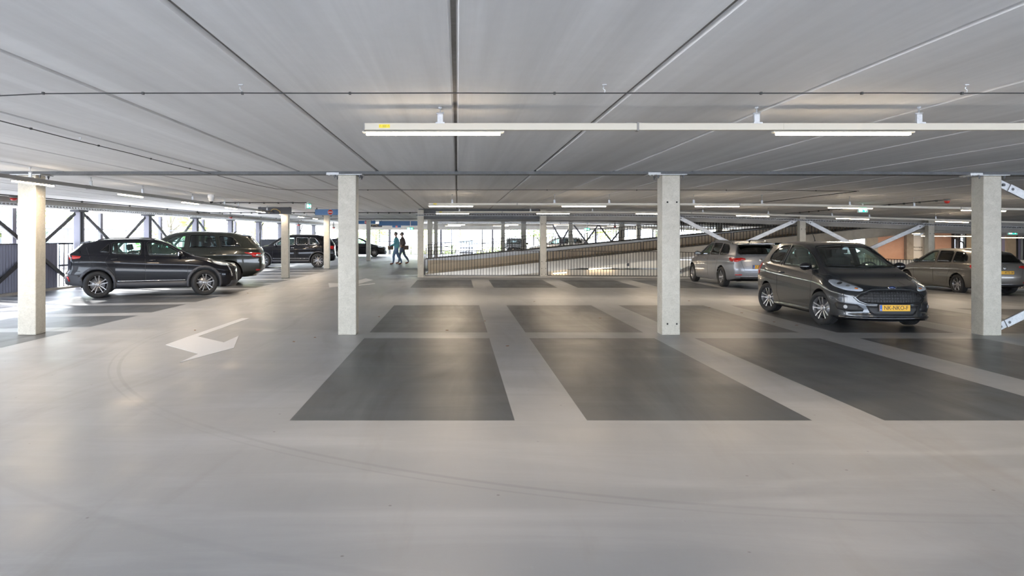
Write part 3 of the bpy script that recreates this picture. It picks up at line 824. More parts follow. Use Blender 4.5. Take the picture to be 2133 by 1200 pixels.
# ---- three-door hatchback
HATCH = dict(L=3.97, HW=.86, R=.302, rr=.218, xr=.76, xf=3.10, cx=1.985, br=.12, bf=.42, drop=.10, arch=.038,
    plan=[(.12, .78), (.45, .835), (.75, .86), (1.5, .855), (2.8, .852), (3.2, .855), (3.4, .835), (3.55, .79)],
    top=[(.12, 1.40), (.5, 1.445), (1.1, 1.485), (1.6, 1.49), (1.95, 1.465), (2.2, 1.40), (2.55, 1.22), (2.95, 1.015), (3.1, .965), (3.3, .915), (3.55, .835)],
    belt=[(.12, 1.00), (.6, 1.02), (1.2, .985), (2.2, .93), (2.9, .89), (3.2, .84), (3.55, .74)],
    roofw=[(.12, .56), (.8, .58), (1.8, .585), (2.2, .59), (2.6, .62), (2.95, .66), (3.2, .64), (3.55, .56)],
    under=[(.12, .28), (.45, .21), (1, .18), (3.0, .18), (3.3, .165), (3.55, .16)],
    noseprof=[(.15, .0), (.22, .02), (.30, .0), (.5, -.01), (.62, -.03), (.72, -.07), (.84, -.17)],
    tailprof=[(.2, .10), (.35, .01), (.6, 0), (.85, .03), (1.0, .09), (1.38, .36), (1.5, .40)],
    cab=(.12, 2.86), xscreen=2.0, xrear=.75,
    sidewin=[('a', [(1.42, 1.015), (2.86, .975), (2.70, 1.075), (2.42, 1.235), (2.12, 1.36), (1.85, 1.405), (1.50, 1.415)], G),
             ('b', [(.74, 1.10), (.90, 1.045), (1.34, 1.02), (1.42, 1.412), (1.10, 1.395), (.84, 1.31), (.72, 1.19)], GD)],
    screen=[(-.66, 1.02), (0, 1.0), (.66, 1.02), (.50, 1.40), (0, 1.43), (-.50, 1.40)],
    rearwin=[(-.55, 1.08), (.55, 1.08), (.47, 1.34), (-.47, 1.34)],
    seams=[[(1.38, 1.40), (1.36, 1.0), (1.30, .80), (1.28, .45), (1.40, .27), (2.70, .27)], [(2.70, .27), (2.76, .55), (2.80, .95)], [(2.80, .92), (3.2, .90), (3.48, .78)]],
    handles=[(1.52, .86)], mirror=(2.62, .985), mirrormat=M['blackgloss'], trim=M['black'],
    seat=(1.55, .50), dash=2.75, dashz=.98, mirr=(2.22, 1.30), antenna=1.15, rod=True,
    spoiler=(.50, .56, 1.425, .20, .02),
    plates=[('front', .385, 'NK-NKO-F', 'CENTER')],
    patches=[
        ('grille', [(4, y, z) for y, z in [(-.57, .55), (-.50, .60), (-.34, .665), (0, .682), (.34, .665), (.50, .60), (.57, .55), (.52, .49), (.42, .448), (0, .44), (-.42, .448), (-.52, .49)]], (-1, 0, 0), M['black'], dict(off=.004, th=.02)),
        ('grille_surround', [(4, y, z) for y, z in [(-.60, .55), (-.52, .612), (-.35, .682), (0, .70), (.35, .682), (.52, .612), (.60, .55), (.54, .48), (.43, .434), (0, .425), (-.43, .434), (-.54, .48)]], (-1, 0, 0), M['blackgloss'], dict(line=.008, closed=True, off=.002)),
        ('lower_intake', [(4, y, z) for y, z in [(-.44, .415), (.44, .415), (.38, .29), (.31, .255), (-.31, .255), (-.38, .29)]], (-1, 0, 0), M['black'], dict(off=.004, th=.02)),
        ('fog_lamp_recess', [(3.6, .60, .44), (3.75, .50, .43), (3.9, .47, .36), (3.92, .50, .315), (3.75, .62, .30), (3.55, .74, .335), (3.5, .76, .43), (3.55, .72, .46)], (-1, -.55, 0), M['black'], dict(both=True, off=.004, th=.02)),
        ('headlamp', [(3.28, .78, .80), (3.36, .76, .835), (3.52, .66, .80), (3.70, .52, .735), (3.80, .40, .675), (3.80, .46, .645), (3.66, .64, .66), (3.46, .77, .72)], (-1, -.8, -.12), M['reflector'], dict(both=True, off=.008, th=.02, rnd=1, res=.02)),
        ('headlamp_lens', [(3.28, .78, .802), (3.36, .76, .837), (3.52, .66, .802), (3.70, .52, .737), (3.80, .40, .677), (3.80, .46, .643), (3.66, .64, .658), (3.46, .77, .718)], (-1, -.8, -.12), M['lens'], dict(both=True, off=.020, th=.003, rnd=1, res=.02)),
        ('front_splitter', [(4, y, z) for y, z in [(-.74, .235), (0, .235), (.74, .235), (.74, .185), (0, .185), (-.74, .185)]], (-1, 0, 0), M['blackgloss'], dict(off=.035, th=.05)),
        ('tail_lamp', [(.05, .74, 1.0), (.30, .82, 1.03), (.36, .82, .97), (.30, .82, .80), (.12, .80, .74), (.03, .72, .76)], (1, -1.2, 0), M['taillens'], dict(both=True, off=.006, th=.01, rnd=1)),
        ('side_skirt', [(1.12, .86, .20), (2.76, .86, .20), (2.76, .86, .27), (1.12, .86, .25)], (0, -1, 0), M['hatch_paint'] if 'hatch_paint' in M else M['black'], dict(both=True, off=.03, th=.04)),
    ])

# ---- compact crossover
CROSS = dict(L=4.30, HW=.885, R=.345, rr=.245, xr=.82, xf=3.42, cx=2.12, br=.14, bf=.40, drop=.07, chin=.0, arch=.04, clad=.065,
    plan=[(.14, .80), (.5, .86), (.85, .885), (1.6, .875), (2.8, .875), (3.3, .885), (3.6, .87), (3.9, .80)],
    top=[(.14, 1.41), (.5, 1.475), (1.1, 1.515), (1.8, 1.525), (2.2, 1.50), (2.45, 1.43), (2.85, 1.21), (3.16, 1.06), (3.35, 1.02), (3.6, .98), (3.9, .90)],
    belt=[(.14, 1.08), (.7, 1.11), (1.3, 1.08), (2.2, 1.02), (3.0, .985), (3.4, .94), (3.9, .80)],
    roofw=[(.14, .58), (.8, .60), (1.9, .61), (2.4, .62), (2.8, .65), (3.15, .70), (3.5, .70), (3.9, .62)],
    under=[(.14, .34), (.45, .27), (.9, .22), (3.3, .22), (3.6, .22), (3.9, .21)],
    noseprof=[(.2, -.06), (.32, .0), (.5, 0), (.68, -.01), (.80, -.05), (.93, -.15)],
    tailprof=[(.25, .12), (.40, .0), (.62, .0), (.72, .07), (1.0, .09), (1.12, .06), (1.2, .18), (1.42, .40), (1.55, .46)],
    cab=(.14, 3.0), xscreen=2.2, xrear=.8,
    sidewin=[('a', [(2.04, 1.075), (2.92, 1.05), (2.84, 1.13), (2.60, 1.29), (2.36, 1.395), (2.10, 1.43), (1.98, 1.43)], G),
             ('b', [(1.15, 1.13), (1.84, 1.085), (1.86, 1.43), (1.15, 1.425)], G),
             ('c', [(.86, 1.175), (1.09, 1.14), (1.09, 1.40)], GD)],
    screen=[(-.70, 1.085), (0, 1.06), (.70, 1.085), (.53, 1.43), (0, 1.46), (-.53, 1.43)],
    rearwin=[(-.56, 1.16), (.56, 1.16), (.48, 1.36), (-.48, 1.36)],
    seams=[[(1.93, 1.43), (1.95, 1.05), (1.97, .42), (1.97, .26)], [(1.12, 1.42), (1.10, 1.12), (1.0, .95), (1.08, .80), (1.22, .62), (1.24, .42)], [(2.96, 1.03), (3.00, .80), (3.0, .42)], [(3.0, 1.02), (3.5, .985), (3.75, .93)], [(.55, 1.30), (.62, 1.12), (.72, .80)]],
    handles=[(1.22, .985), (2.14, .945)], handlemat=M['blackgloss'], mirror=(2.80, 1.075), mirrormat=M['blackgloss'],
    seat=(1.75, .55), dash=2.90, dashz=1.03, mirr=(2.42, 1.34), rails=(.75, 2.25, .58), spoiler=(.62, .56, 1.45, .22, .03), antenna=.95,
    patches=[
        ('sill_trim_strip', [(1.30, .885, .415), (2.95, .885, .425), (2.95, .885, .437), (1.30, .885, .435)], (0, -1, 0), M['chrome'], dict(both=True, off=.016, th=.01)),
        ('headlamp', [(3.62, .80, .93), (3.80, .76, .90), (4.05, .60, .84), (4.10, .62, .78), (3.90, .76, .79), (3.72, .82, .83)], (-.8, -1, 0), M['lens'], dict(both=True, off=.012, th=.004, rnd=1)),
        ('headlamp_reflector', [(3.66, .80, .92), (3.80, .76, .89), (4.04, .60, .83), (4.08, .62, .79), (3.90, .76, .80), (3.75, .82, .84)], (-.8, -1, 0), M['reflector'], dict(both=True, off=.004, th=.01, rnd=1)),
        ('daytime_light_fang', [(4.0, .70, .80), (4.06, .69, .79), (4.17, .65, .50), (4.12, .67, .50)], (-.8, -1, 0), M['chrome'], dict(both=True, off=.01, th=.01)),
        ('grille', [(4.3, y, z) for y, z in [(-.46, .40), (.46, .40), (.56, .62), (.50, .80), (-.50, .80), (-.56, .62)]], (-1, 0, 0), M['blackgloss'], dict(off=.006, th=.02)),
        ('front_bumper_cladding', [(4.3, y, z) for y, z in [(-.72, .24), (.72, .24), (.66, .38), (-.66, .38)]], (-1, 0, 0), M['cladding'], dict(off=.01, th=.03)),
        ('tail_lamp', [(.10, .72, 1.10), (.42, .84, 1.08), (.40, .84, 1.02), (.16, .80, .99), (.06, .72, 1.0)], (.8, -1, 0), M['taillens'], dict(both=True, off=.006, th=.01)),
        ('rear_bumper_cladding', [(.0, .70, .62), (.34, .86, .60), (.44, .88, .50), (.47, .88, .30), (.2, .8, .29), (.0, .70, .36)], (.8, -1, 0), M['cladding'], dict(both=True, off=.012, th=.02)),
        ('rear_reflector', [(.12, .79, .56), (.15, .80, .56), (.18, .81, .44), (.15, .80, .44)], (.8, -1, 0), M['taillens'], dict(both=True, off=.03, th=.02)),
    ])

# ---- large sport utility
SUV = dict(L=4.88, HW=.985, R=.375, rr=.275, xr=1.12, xf=3.98, cx=2.55, br=.16, bf=.40, drop=.06, arch=.05,
    plan=[(.16, .86), (.5, .93), (.95, .975), (2, .985), (3.5, .985), (3.9, .98), (4.2, .93), (4.48, .86)],
    top=[(.16, 1.60), (.6, 1.665), (1.4, 1.725), (2.2, 1.745), (2.7, 1.72), (3.0, 1.64), (3.45, 1.34), (3.68, 1.20), (3.9, 1.15), (4.2, 1.11), (4.48, 1.02)],
    belt=[(.16, 1.15), (1, 1.16), (2, 1.13), (3.3, 1.10), (3.9, 1.05), (4.48, .92)],
    roofw=[(.16, .62), (1.2, .66), (2.4, .68), (3.0, .69), (3.6, .78), (4.0, .78), (4.48, .70)],
    under=[(.16, .27), (.5, .25), (1, .25), (4.48, .25)],
    noseprof=[(.26, -.08), (.4, 0), (.8, 0), (.95, -.04), (1.05, -.12)],
    tailprof=[(.30, .28), (.45, .06), (.60, .0), (.9, .03), (1.12, .08), (1.2, .14), (1.6, .46), (1.75, .50)], tw=1.3,
    cab=(.16, 3.5), xscreen=2.7, xrear=.9,
    sidewin=[('a', [(2.50, 1.20), (3.38, 1.18), (3.24, 1.32), (2.98, 1.50), (2.74, 1.60), (2.46, 1.625)], G),
             ('b', [(1.48, 1.215), (2.36, 1.20), (2.34, 1.63), (1.58, 1.61)], GD),
             ('c', [(.74, 1.235), (1.38, 1.22), (1.46, 1.60), (1.02, 1.55)], GD)],
    screen=[(-.76, 1.22), (0, 1.20), (.76, 1.22), (.60, 1.63), (0, 1.67), (-.60, 1.63)],
    rearwin=[(-.62, 1.22), (.62, 1.22), (.52, 1.52), (-.52, 1.52)],
    seams=[[(2.42, 1.63), (2.42, 1.18), (2.42, .40)], [(1.46, 1.60), (1.42, 1.2), (1.30, .95), (1.42, .72), (1.46, .40)], [(3.40, 1.16), (3.44, .80), (3.42, .40)], [(.58, 1.50), (.44, 1.2), (.42, .9)]],
    handles=[(1.60, 1.04), (2.56, 1.04)], mirror=(3.2, 1.20), mirrormat=M['blackgloss'],
    seat=(2.05, .72), dash=3.3, dashz=1.16, mirr=(2.85, 1.5), spoiler=(.72, .62, 1.625, .30, .03), antenna=.98,
    plates=[], patches=[
        ('tail_lamp', [(.10, .80, 1.03), (.62, .96, 1.06), (.60, .96, 1.03), (.40, .93, .97), (.36, .92, .90), (.06, .80, .90)], (.8, -1, 0), M['taillens'], dict(both=True, off=.006, th=.01)),
        ('tail_lamp_lens', [(.07, .80, .99), (.26, .88, 1.0), (.28, .90, .92), (.06, .80, .92)], (.8, -1, 0), M['chrome'], dict(both=True, off=.014, th=.01)),
        ('rear_reflector', [(.10, .86, .50), (.26, .90, .51), (.26, .90, .46), (.10, .86, .46)], (.8, -1, 0), M['taillens'], dict(both=True, off=.01, th=.01)),
        ('tail_gate_band', [(0, y, z) for y, z in [(-.74, .94), (.74, .94), (.74, 1.02), (-.74, 1.02)]], (1, 0, 0), M['blackgloss'], dict(off=.006, th=.01)),
        ('headlamp', [(4.3, .80, 1.0), (4.6, .6, .95), (4.62, .6, .88), (4.3, .84, .92)], (-.8, -1, 0), M['reflector'], dict(both=True, off=.006, th=.01)),
        ('grille', [(4.9, y, z) for y, z in [(-.48, .80), (.48, .80), (.52, .96), (-.52, .96)]], (-1, 0, 0), M['blackgloss'], dict(off=.006, th=.02)),
    ])

# ---- mid-size family SUV
MIDSUV = dict(L=4.49, HW=.92, R=.36, rr=.25, xr=.92, xf=3.60, cx=2.26, br=.12, bf=.38, drop=.05, arch=.045, clad=.05,
    plan=[(.12, .82), (.5, .89), (.95, .915), (2, .92), (3.3, .92), (3.7, .915), (3.95, .88), (4.11, .83)],
    top=[(.12, 1.56), (.6, 1.615), (1.3, 1.645), (2.0, 1.65), (2.4, 1.62), (2.75, 1.52), (3.1, 1.30), (3.36, 1.13), (3.6, 1.075), (3.9, 1.03), (4.11, .96)],
    belt=[(.12, 1.10), (1, 1.12), (2, 1.09), (3.2, 1.06), (3.7, 1.0), (4.11, .87)],
    roofw=[(.12, .60), (1, .63), (2.2, .65), (2.8, .66), (3.3, .74), (3.7, .74), (4.11, .68)],
    under=[(.12, .34), (.5, .27), (1, .23), (4.11, .23)],
    noseprof=[(.22, -.06), (.36, 0), (.75, 0), (.88, -.03), (1.0, -.12)],
    tailprof=[(.25, .22), (.42, .03), (.6, 0), (.9, .03), (1.12, .05), (1.2, .10), (1.55, .34), (1.65, .38)],
    cab=(.12, 3.2), xscreen=2.5, xrear=.75,
    sidewin=[('a', [(2.08, 1.14), (3.08, 1.12), (2.96, 1.24), (2.70, 1.40), (2.44, 1.49), (2.08, 1.515)], G),
             ('b', [(1.40, 1.15), (1.98, 1.145), (1.98, 1.515), (1.40, 1.505)], GD),
             ('c', [(.84, 1.19), (.94, 1.16), (1.34, 1.15), (1.34, 1.50), (1.06, 1.47)], GD)],
    screen=[(-.72, 1.15), (0, 1.13), (.72, 1.15), (.58, 1.53), (0, 1.56), (-.58, 1.53)],
    rearwin=[(-.60, 1.16), (.60, 1.16), (.52, 1.48), (-.52, 1.48)],
    seams=[[(2.04, 1.52), (2.04, 1.1), (2.04, .4)], [(1.38, 1.50), (1.34, 1.13), (1.24, .92), (1.36, .70), (1.38, .40)], [(3.12, 1.10), (3.14, .75), (3.12, .40)]],
    handles=[(1.46, .99), (2.16, .98)], mirror=(2.95, 1.14), trim=M['chrome'], trimr=.011, handlemat=M['chrome'],
    seat=(1.80, .66), dash=3.0, dashz=1.10, mirr=(2.6, 1.42), rails=(.7, 2.4, .62), railmat=M['alloy'], spoiler=(.55, .60, 1.585, .20, .03),
    patches=[
        ('sill_trim_strip', [(1.34, .92, .46), (3.12, .92, .47), (3.12, .92, .485), (1.34, .92, .48)], (0, -1, 0), M['chrome'], dict(both=True, off=.012, th=.012)),
        ('tail_lamp', [(.06, .78, 1.10), (.40, .90, 1.08), (.38, .90, 1.02), (.22, .87, .92), (.04, .78, .92)], (.8, -1, 0), M['taillens'], dict(both=True, off=.006, th=.01)),
        ('headlamp', [(3.85, .84, .92), (4.2, .66, .88), (4.22, .66, .80), (3.9, .86, .83)], (-.8, -1, 0), M['reflector'], dict(both=True, off=.006, th=.01)),
        ('grille', [(4.5, y, z) for y, z in [(-.60, .74), (.60, .74), (.62, .86), (-.62, .86)]], (-1, 0, 0), M['blackgloss'], dict(off=.006, th=.02)),
        ('lower_intake', [(4.5, y, z) for y, z in [(-.55, .30), (.55, .30), (.60, .46), (-.60, .46)]], (-1, 0, 0), M['black'], dict(off=.006, th=.02)),
    ])

# ---- estate
ESTATE = dict(L=4.62, HW=.895, R=.322, rr=.225, xr=1.00, xf=3.68, cx=2.34, br=.14, bf=.42, drop=.07, arch=.04,
    plan=[(.14, .79), (.5, .855), (1.0, .89), (2, .895), (3.4, .89), (3.75, .885), (4.0, .84), (4.20, .78)],
    top=[(.14, 1.37), (.7, 1.425), (1.5, 1.465), (2.1, 1.47), (2.5, 1.44), (2.8, 1.35), (3.2, 1.13), (3.45, .99), (3.6, .95), (3.9, .90), (4.20, .82)],
    belt=[(.14, .97), (1, .98), (2, .95), (3.3, .90), (3.8, .82), (4.20, .72)],
    roofw=[(.14, .56), (1, .59), (2.2, .60), (2.8, .61), (3.35, .70), (3.8, .68), (4.20, .60)],
    under=[(.14, .30), (.5, .22), (1, .18), (4.20, .17)],
    noseprof=[(.17, -.04), (.28, 0), (.55, 0), (.70, -.04), (.84, -.15)],
    tailprof=[(.22, .16), (.36, .02), (.55, 0), (.80, .03), (.98, .07), (1.36, .42), (1.5, .48)], tw=1.25,
    cab=(.14, 3.25), xscreen=2.5, xrear=.85,
    sidewin=[('a', [(2.20, 1.0), (3.22, .97), (3.05, 1.08), (2.76, 1.26), (2.50, 1.36), (2.20, 1.39)], G),
             ('b', [(1.36, 1.02), (2.10, 1.005), (2.12, 1.39), (1.42, 1.385)], GD),
             ('c', [(.66, 1.07), (.80, 1.03), (1.28, 1.02), (1.34, 1.38), (.92, 1.34), (.74, 1.22)], GD)],
    screen=[(-.70, 1.01), (0, .99), (.70, 1.01), (.52, 1.36), (0, 1.39), (-.52, 1.36)],
    rearwin=[(-.60, 1.02), (.60, 1.02), (.66, 1.10), (.54, 1.33), (-.54, 1.33), (-.66, 1.10)],
    seams=[[(2.16, 1.39), (2.16, .95), (2.16, .32)], [(1.34, 1.38), (1.32, 1.0), (1.30, .80), (1.44, .60), (1.46, .32)], [(3.22, .94), (3.24, .60), (3.20, .32)]],
    handles=[(1.56, .86), (2.30, .84)], mirror=(3.02, .985), mirrormat=M['blackgloss'],
    seat=(1.95, .50), dash=3.1, dashz=.96, mirr=(2.65, 1.28), rails=(.75, 2.45, .57), antenna=.85, spoiler=(.55, .55, 1.395, .22, .02), spoilmat=M['blackgloss'])
ESTATE_P = [
        ('tail_lamp', [(.10, .45, .93), (.06, .60, .95), (.12, .76, .94), (.38, .85, .96), (.42, .86, .90), (.30, .84, .83), (.10, .72, .82), (.05, .60, .87), (.08, .45, .88)], (.9, -.75, 0), M['taillens'], dict(both=True, off=.006, th=.01)),
        ('rear_reflector', [(.02, .60, .44), (.10, .78, .44), (.10, .78, .41), (.02, .60, .41)], (.9, -.6, 0), M['taillens'], dict(both=True, off=.006, th=.01)),
        ('tail_gate_seam', [(0, -.62, 1.0), (0, -.60, .86), (0, -.50, .55), (0, .50, .55), (0, .60, .86), (0, .62, 1.0)], (1, 0, 0), M['black'], dict(line=.004)),
        ('rear_diffuser', [(0, y, z) for y, z in [(-.66, .24), (.66, .24), (.62, .36), (-.62, .36)]], (1, 0, 0), M['black'], dict(off=.006, th=.02)),
        ('bumper_trim_strip', [(0, -.60, .375), (0, 0, .375), (0, .60, .375)], (1, 0, 0), M['chrome'], dict(line=.007)),
        ('badge', [(0, y, z) for y, z in ell(0, .88, .055, .05)], (1, 0, 0), M['chrome'], dict(off=.008, th=.01, res=.04)),
        ('headlamp', [(3.95, .80, .80), (4.3, .58, .74), (4.32, .6, .67), (3.98, .82, .70)], (-.8, -1, 0), M['reflector'], dict(both=True, off=.006, th=.01)),
        ('grille', [(4.7, y, z) for y, z in [(-.50, .30), (.50, .30), (.56, .44), (-.56, .44)]], (-1, 0, 0), M['black'], dict(off=.006, th=.02)),
    ]
def spec(base, **k):
    d = dict(base); d.update(k); return d
# ================================================================== structure
M['hatch_paint'] = paint('dark_grey_metallic_paint', (.036, .041, .048), .5, .22)
M['black_paint'] = paint('black_car_paint', (.004, .0045, .008), 0, .25, 1.38, .15)
M['green_paint'] = paint('dark_green_car_paint', (.013, .017, .013), .2, .28)
M['silver_paint'] = paint('blue_grey_car_paint', (.27, .28, .31), .6, .3)
M['bronze_paint'] = paint('grey_brown_car_paint', (.21, .195, .175), .6, .3)
M['white_paint'] = paint('pale_silver_car_paint', (.62, .64, .68), .3, .3)

VOID_Y0, VOID_Y1, VOID_X0 = 28.45, 35.6, -1.30     # opening with the ramps in it
XR = 46.0                                          # right wall
YN = -7.0; YF = 63.0
def xb(y): return -6.37+.027*(y-15.5)              # lane edge of the left bays

# ---- floor: one slab with the painted bays set into its surface
def cuts(a, b, st):
    n = max(1, int(round((b-a)/st))); return [a+(b-a)*i/n for i in range(n+1)]
bays = []
BP = 2.576; BW = 1.95                              # bay pitch, painted width
bx0 = X_(603, fy(876))                             # left edge of the first bay
for (ya, yb) in ((fy(876), fy(704.5)), (fy(692.5), fy(636)), (fy(599.5), fy(583))):
    for k in range(0, 9):
        x0 = bx0+k*BP
        bays.append([(x0, ya), (x0+BW, ya), (x0+BW, yb), (x0, yb)])
for k in range(-3, 17):                            # left bays, slanted a little
    y0 = 14.70+.28+k*2.42; 
    def P_(x, y): return (x, y)
    xi0 = xb(y0+.3); xi1 = xb(y0+2.1)
    a = (xi0, y0+.42+.0); b = (xi1, y0+.42+1.86)
    sl = .17 if k < 8 else .12
    c = (fac_x(y0)+.25, b[1]-(xi1-fac_x(y0)-.25)*sl); d = (fac_x(y0)+.25, a[1]-(xi0-fac_x(y0)-.25)*sl)
    if y0 > -2: bays.append([a, b, c, d])
def build_floor():
    vs_ = []; edges = []
    for q in bays:
        base = len(vs_)
        n = 0
        for i in range(4):
            a = Vector(q[i]); b = Vector(q[(i+1) % 4]); k = max(1, int((b-a).length/1.5))
            for j in range(k): vs_.append(a.lerp(b, j/k)); n += 1
        edges += [(base+i, base+(i+1) % n) for i in range(n)]
    # outline and the edge of the opening
    def poly(pts, closed=True):
        base = len(vs_); out = []
        for i in range(len(pts)-(0 if closed else 1)):
            a = Vector(pts[i]); b = Vector(pts[(i+1) % len(pts)]); k = max(1, int((b-a).length/2))
            for j in range(k): out.append(a.lerp(b, j/k))
        vs_.extend(out); edges.extend([(base+i, base+(i+1) % len(out)) for i in range(len(out))])
    poly([(fac_x(YN), YN), (XR, YN), (XR, VOID_Y0), (VOID_X0, VOID_Y0), (VOID_X0, VOID_Y1), (XR, VOID_Y1), (XR, YF), (fac_x(YF), YF)])
    for x in cuts(-12, XR, 2.2):
        for y in cuts(YN, YF, 2.2):
            if x > fac_x(y)+.3 and not (x > VOID_X0-.2 and VOID_Y0-.2 < y < VOID_Y1+.2) and YN+.1 < y < YF-.1 and x < XR-.1: vs_.append(Vector((x+.013, y+.017)))
    r = delaunay_2d_cdt([Vector((v[0], v[1])) for v in vs_], edges, [], 0, 1e-4)
    def inb(c):
        for q in bays:
            s = [(q[(i+1) % 4][0]-q[i][0])*(c.y-q[i][1])-(q[(i+1) % 4][1]-q[i][1])*(c.x-q[i][0]) for i in range(4)]
            if all(t > 0 for t in s) or all(t < 0 for t in s): return True
        return False
    mb = MB()
    top = [mb.bm.verts.new((v[0], v[1], sag(v[0], v[1]))) for v in r[0]]
    for f in r[2]:
        c = sum((Vector(r[0][i]) for i in f), Vector((0, 0)))/len(f)
        if c.x < fac_x(c.y)-.02 or c.x > XR: continue
        if c.x > VOID_X0 and VOID_Y0 < c.y < VOID_Y1: continue
        nf = mb.bm.faces.new([top[i] for i in f]); nf.material_index = 1 if inb(c) else 0; nf.smooth = True
    for v in [v for v in mb.bm.verts if not v.link_faces]: mb.bm.verts.remove(v)
    # give the slab its thickness
    be = [e for e in mb.bm.edges if len(e.link_faces) == 1]
    ext = bmesh.ops.extrude_edge_only(mb.bm, edges=be)
    for v in [g for g in ext['geom'] if isinstance(g, bmesh.types.BMVert)]: v.co.z -= .30
    for f in mb.bm.faces:
        if f.normal.z < 0 and abs(f.normal.z) > .5: f.normal_flip()
    o = mb.build('floor', [M['floor'], M['bay'], M['conc']], recalc=False)
    return o
fl = build_floor(); tag(fl, 'smooth grey coated concrete floor with dark painted parking bays', 'floor', kind='structure')

# ---- ceiling: hollow-core slabs with open joints along Y
SW = 1.267; JX0 = -.02
HX0, HY0, HY1 = JX0+2*SW-.027, 28.95, 35.6          # stair-like hole above the ramps
def build_ceiling():
    xs = [fac_x(10)-.4]
    k = -9
    while JX0+k*SW < XR:
        x = JX0+k*SW; j = .013
        xs += [(x-j-.014, 0), (x-j, 1), (x+j, 1), (x+j+.014, 0)]
        k += 1
    xs = [(xs[0], 0)]+xs[1:]+[(XR+.3, 0)]
    ys = cuts(YN, HY0, 1.9)+cuts(HY0, HY1, 1.7)[1:]+cuts(HY1, YF+.3, 1.9)[1:]
    mb = MB(); g = []
    for (x, d) in xs:
        g.append([mb.bm.verts.new((x, y, CZ+sag(x, y)+(.022 if d else 0))) for y in ys])
    for i in range(len(xs)-1):
        for j in range(len(ys)-1):
            if xs[i][0] > HX0-.01 and HY0-.01 <= ys[j] and ys[j+1] <= HY1+.01: continue
            f = mb.bm.faces.new((g[i][j], g[i][j+1], g[i+1][j+1], g[i+1][j]))
            f.material_index = 1 if (xs[i][1] and xs[i+1][1]) else 0
    # top side
    for (xa, xb_, ya, yb_) in ((xs[0][0], xs[-1][0], ys[0], HY0), (xs[0][0], HX0, HY0, HY1), (xs[0][0], xs[-1][0], HY1, ys[-1])):
        mb.bm.faces.new([mb.bm.verts.new((x, y, CZ+.35)) for (x, y) in ((xa, ya), (xb_, ya), (xb_, yb_), (xa, yb_))])
    o = mb.build('ceiling', [M['ceil'], M['joint']], recalc=False)
    return o
tag(build_ceiling(), 'grey precast concrete ceiling slabs with dark joints', 'ceiling', kind='structure')

# ---- slim steel floor beams with their joint clips
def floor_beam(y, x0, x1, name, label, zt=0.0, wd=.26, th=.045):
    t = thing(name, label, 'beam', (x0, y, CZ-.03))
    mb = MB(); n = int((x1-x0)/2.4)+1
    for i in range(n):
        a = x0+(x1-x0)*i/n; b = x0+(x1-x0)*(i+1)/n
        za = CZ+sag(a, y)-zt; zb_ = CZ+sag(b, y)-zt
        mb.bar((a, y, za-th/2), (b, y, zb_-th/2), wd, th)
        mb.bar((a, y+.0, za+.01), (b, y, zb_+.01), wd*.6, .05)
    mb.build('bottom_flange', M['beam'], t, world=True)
    for i in range(1, 8, 2):
        x = -4.6+i*2.59
        if x0 < x < x1:
            mb = MB(); z = CZ+sag(x, y)-zt-th; mb.box(x-.10, x+.10, y-wd/2-.012, y+wd/2, z-.012, z+.03, .003)
            for q in (-.06, 0, .06): mb.lathe([(0, -.014), (.012, -.014), (.012, 0), (0, 0)], TR(x+q, y-wd*.35, z-.008), 8)
            mb.build('splice_plate', M['galv'], t, world=True)
    return t
BY = 12.03
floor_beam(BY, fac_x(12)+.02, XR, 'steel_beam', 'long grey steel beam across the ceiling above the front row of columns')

# ---- columns
def column(px_c, y_front, w, name, label, side_holes=False, group=None, base_z=None, X=None, top=None, plate=True):
    x = X if X is not None else X_(px_c, y_front)
    y = y_front+w/2
    z0 = sag(x, y) if base_z is None else base_z
    z1 = (CZ+sag(x, y)-.045) if top is None else top
    t = thing(name, label, 'column', (x, y, z0), group=group)
    mb = MB(); mb.box(-w/2, w/2, -w/2, w/2, 0, z1-z0-(.014 if plate else 0), .016, seg=3)
    sh = mb.build('shaft', M['col'], t)
    for p in sh.data.polygons: p.use_smooth = True
    sh.data.set_sharp_from_angle(angle=math.radians(50))
    if side_holes:
        for zz in (.18, z1-z0-.45) if side_holes is True else side_holes:
            for xx in (-.06, .09):
                m2 = MB(); m2.lathe([(0, 0), (.014, 0), (.014, .006), (0, .006)], TR(xx, -w/2-.001, zz) @ rotm('X', 90), 12); m2.build('bolt_hole', M['black'], t)
    if plate:
        m2 = MB(); m2.box(-w/2-.10, w/2+.10, -w/2-.05, w/2+.05, z1-z0-.014, z1-z0, .003); m2.build('top_plate', M['galv'], t)
        for sx in (-1, 1):
            for sy in (-1, 1):
                m2 = MB(); Mx = TR(sx*(w/2+.055), sy*(w/2-.02), z1-z0-.014)
                m2.lathe([(0, 0), (.020, 0), (.020, -.022), (.011, -.022), (.011, -.05), (0, -.05)], Mx, 6, smooth=False)
                m2.build('bolt', M['beam'], t)
    return t
cw = .292
for px, lab, holes in ((55.5, 'pale galvanised column at the left edge, in front of the sunlit bays', False),
                       (723, 'large pale column left of centre beside the white floor arrows', False),
                       (1398, 'large pale column with bolt holes, right of centre, left of the dark hatchback', True),
                       (2067.7, 'large galvanised column at the right edge with diagonal braces on its right', False)):
    column(px, 11.90, cw, 'column', lab, holes)
# extra column of the same row, just outside the frame, that carries the braces
column(None, 11.90, cw, 'column', 'galvanised column beyond the right end of the diagonal braces', X=8.61+5.18)
mb = MB(); text_mesh(mb, '3C3. AL', .05, TR(X_(75, 11.9)+.004, 12.04, 2.24) @ Matrix(((0, 0, 1, 0), (1, 0, 0, 0), (0, 1, 0, 0), (0, 0, 0, 1))), .0005)
colA = [o for o in COL.objects if o.name == 'column'][0]
mb.build('stencilled_number', M['signwhite'], colA, world=True, recalc=False)

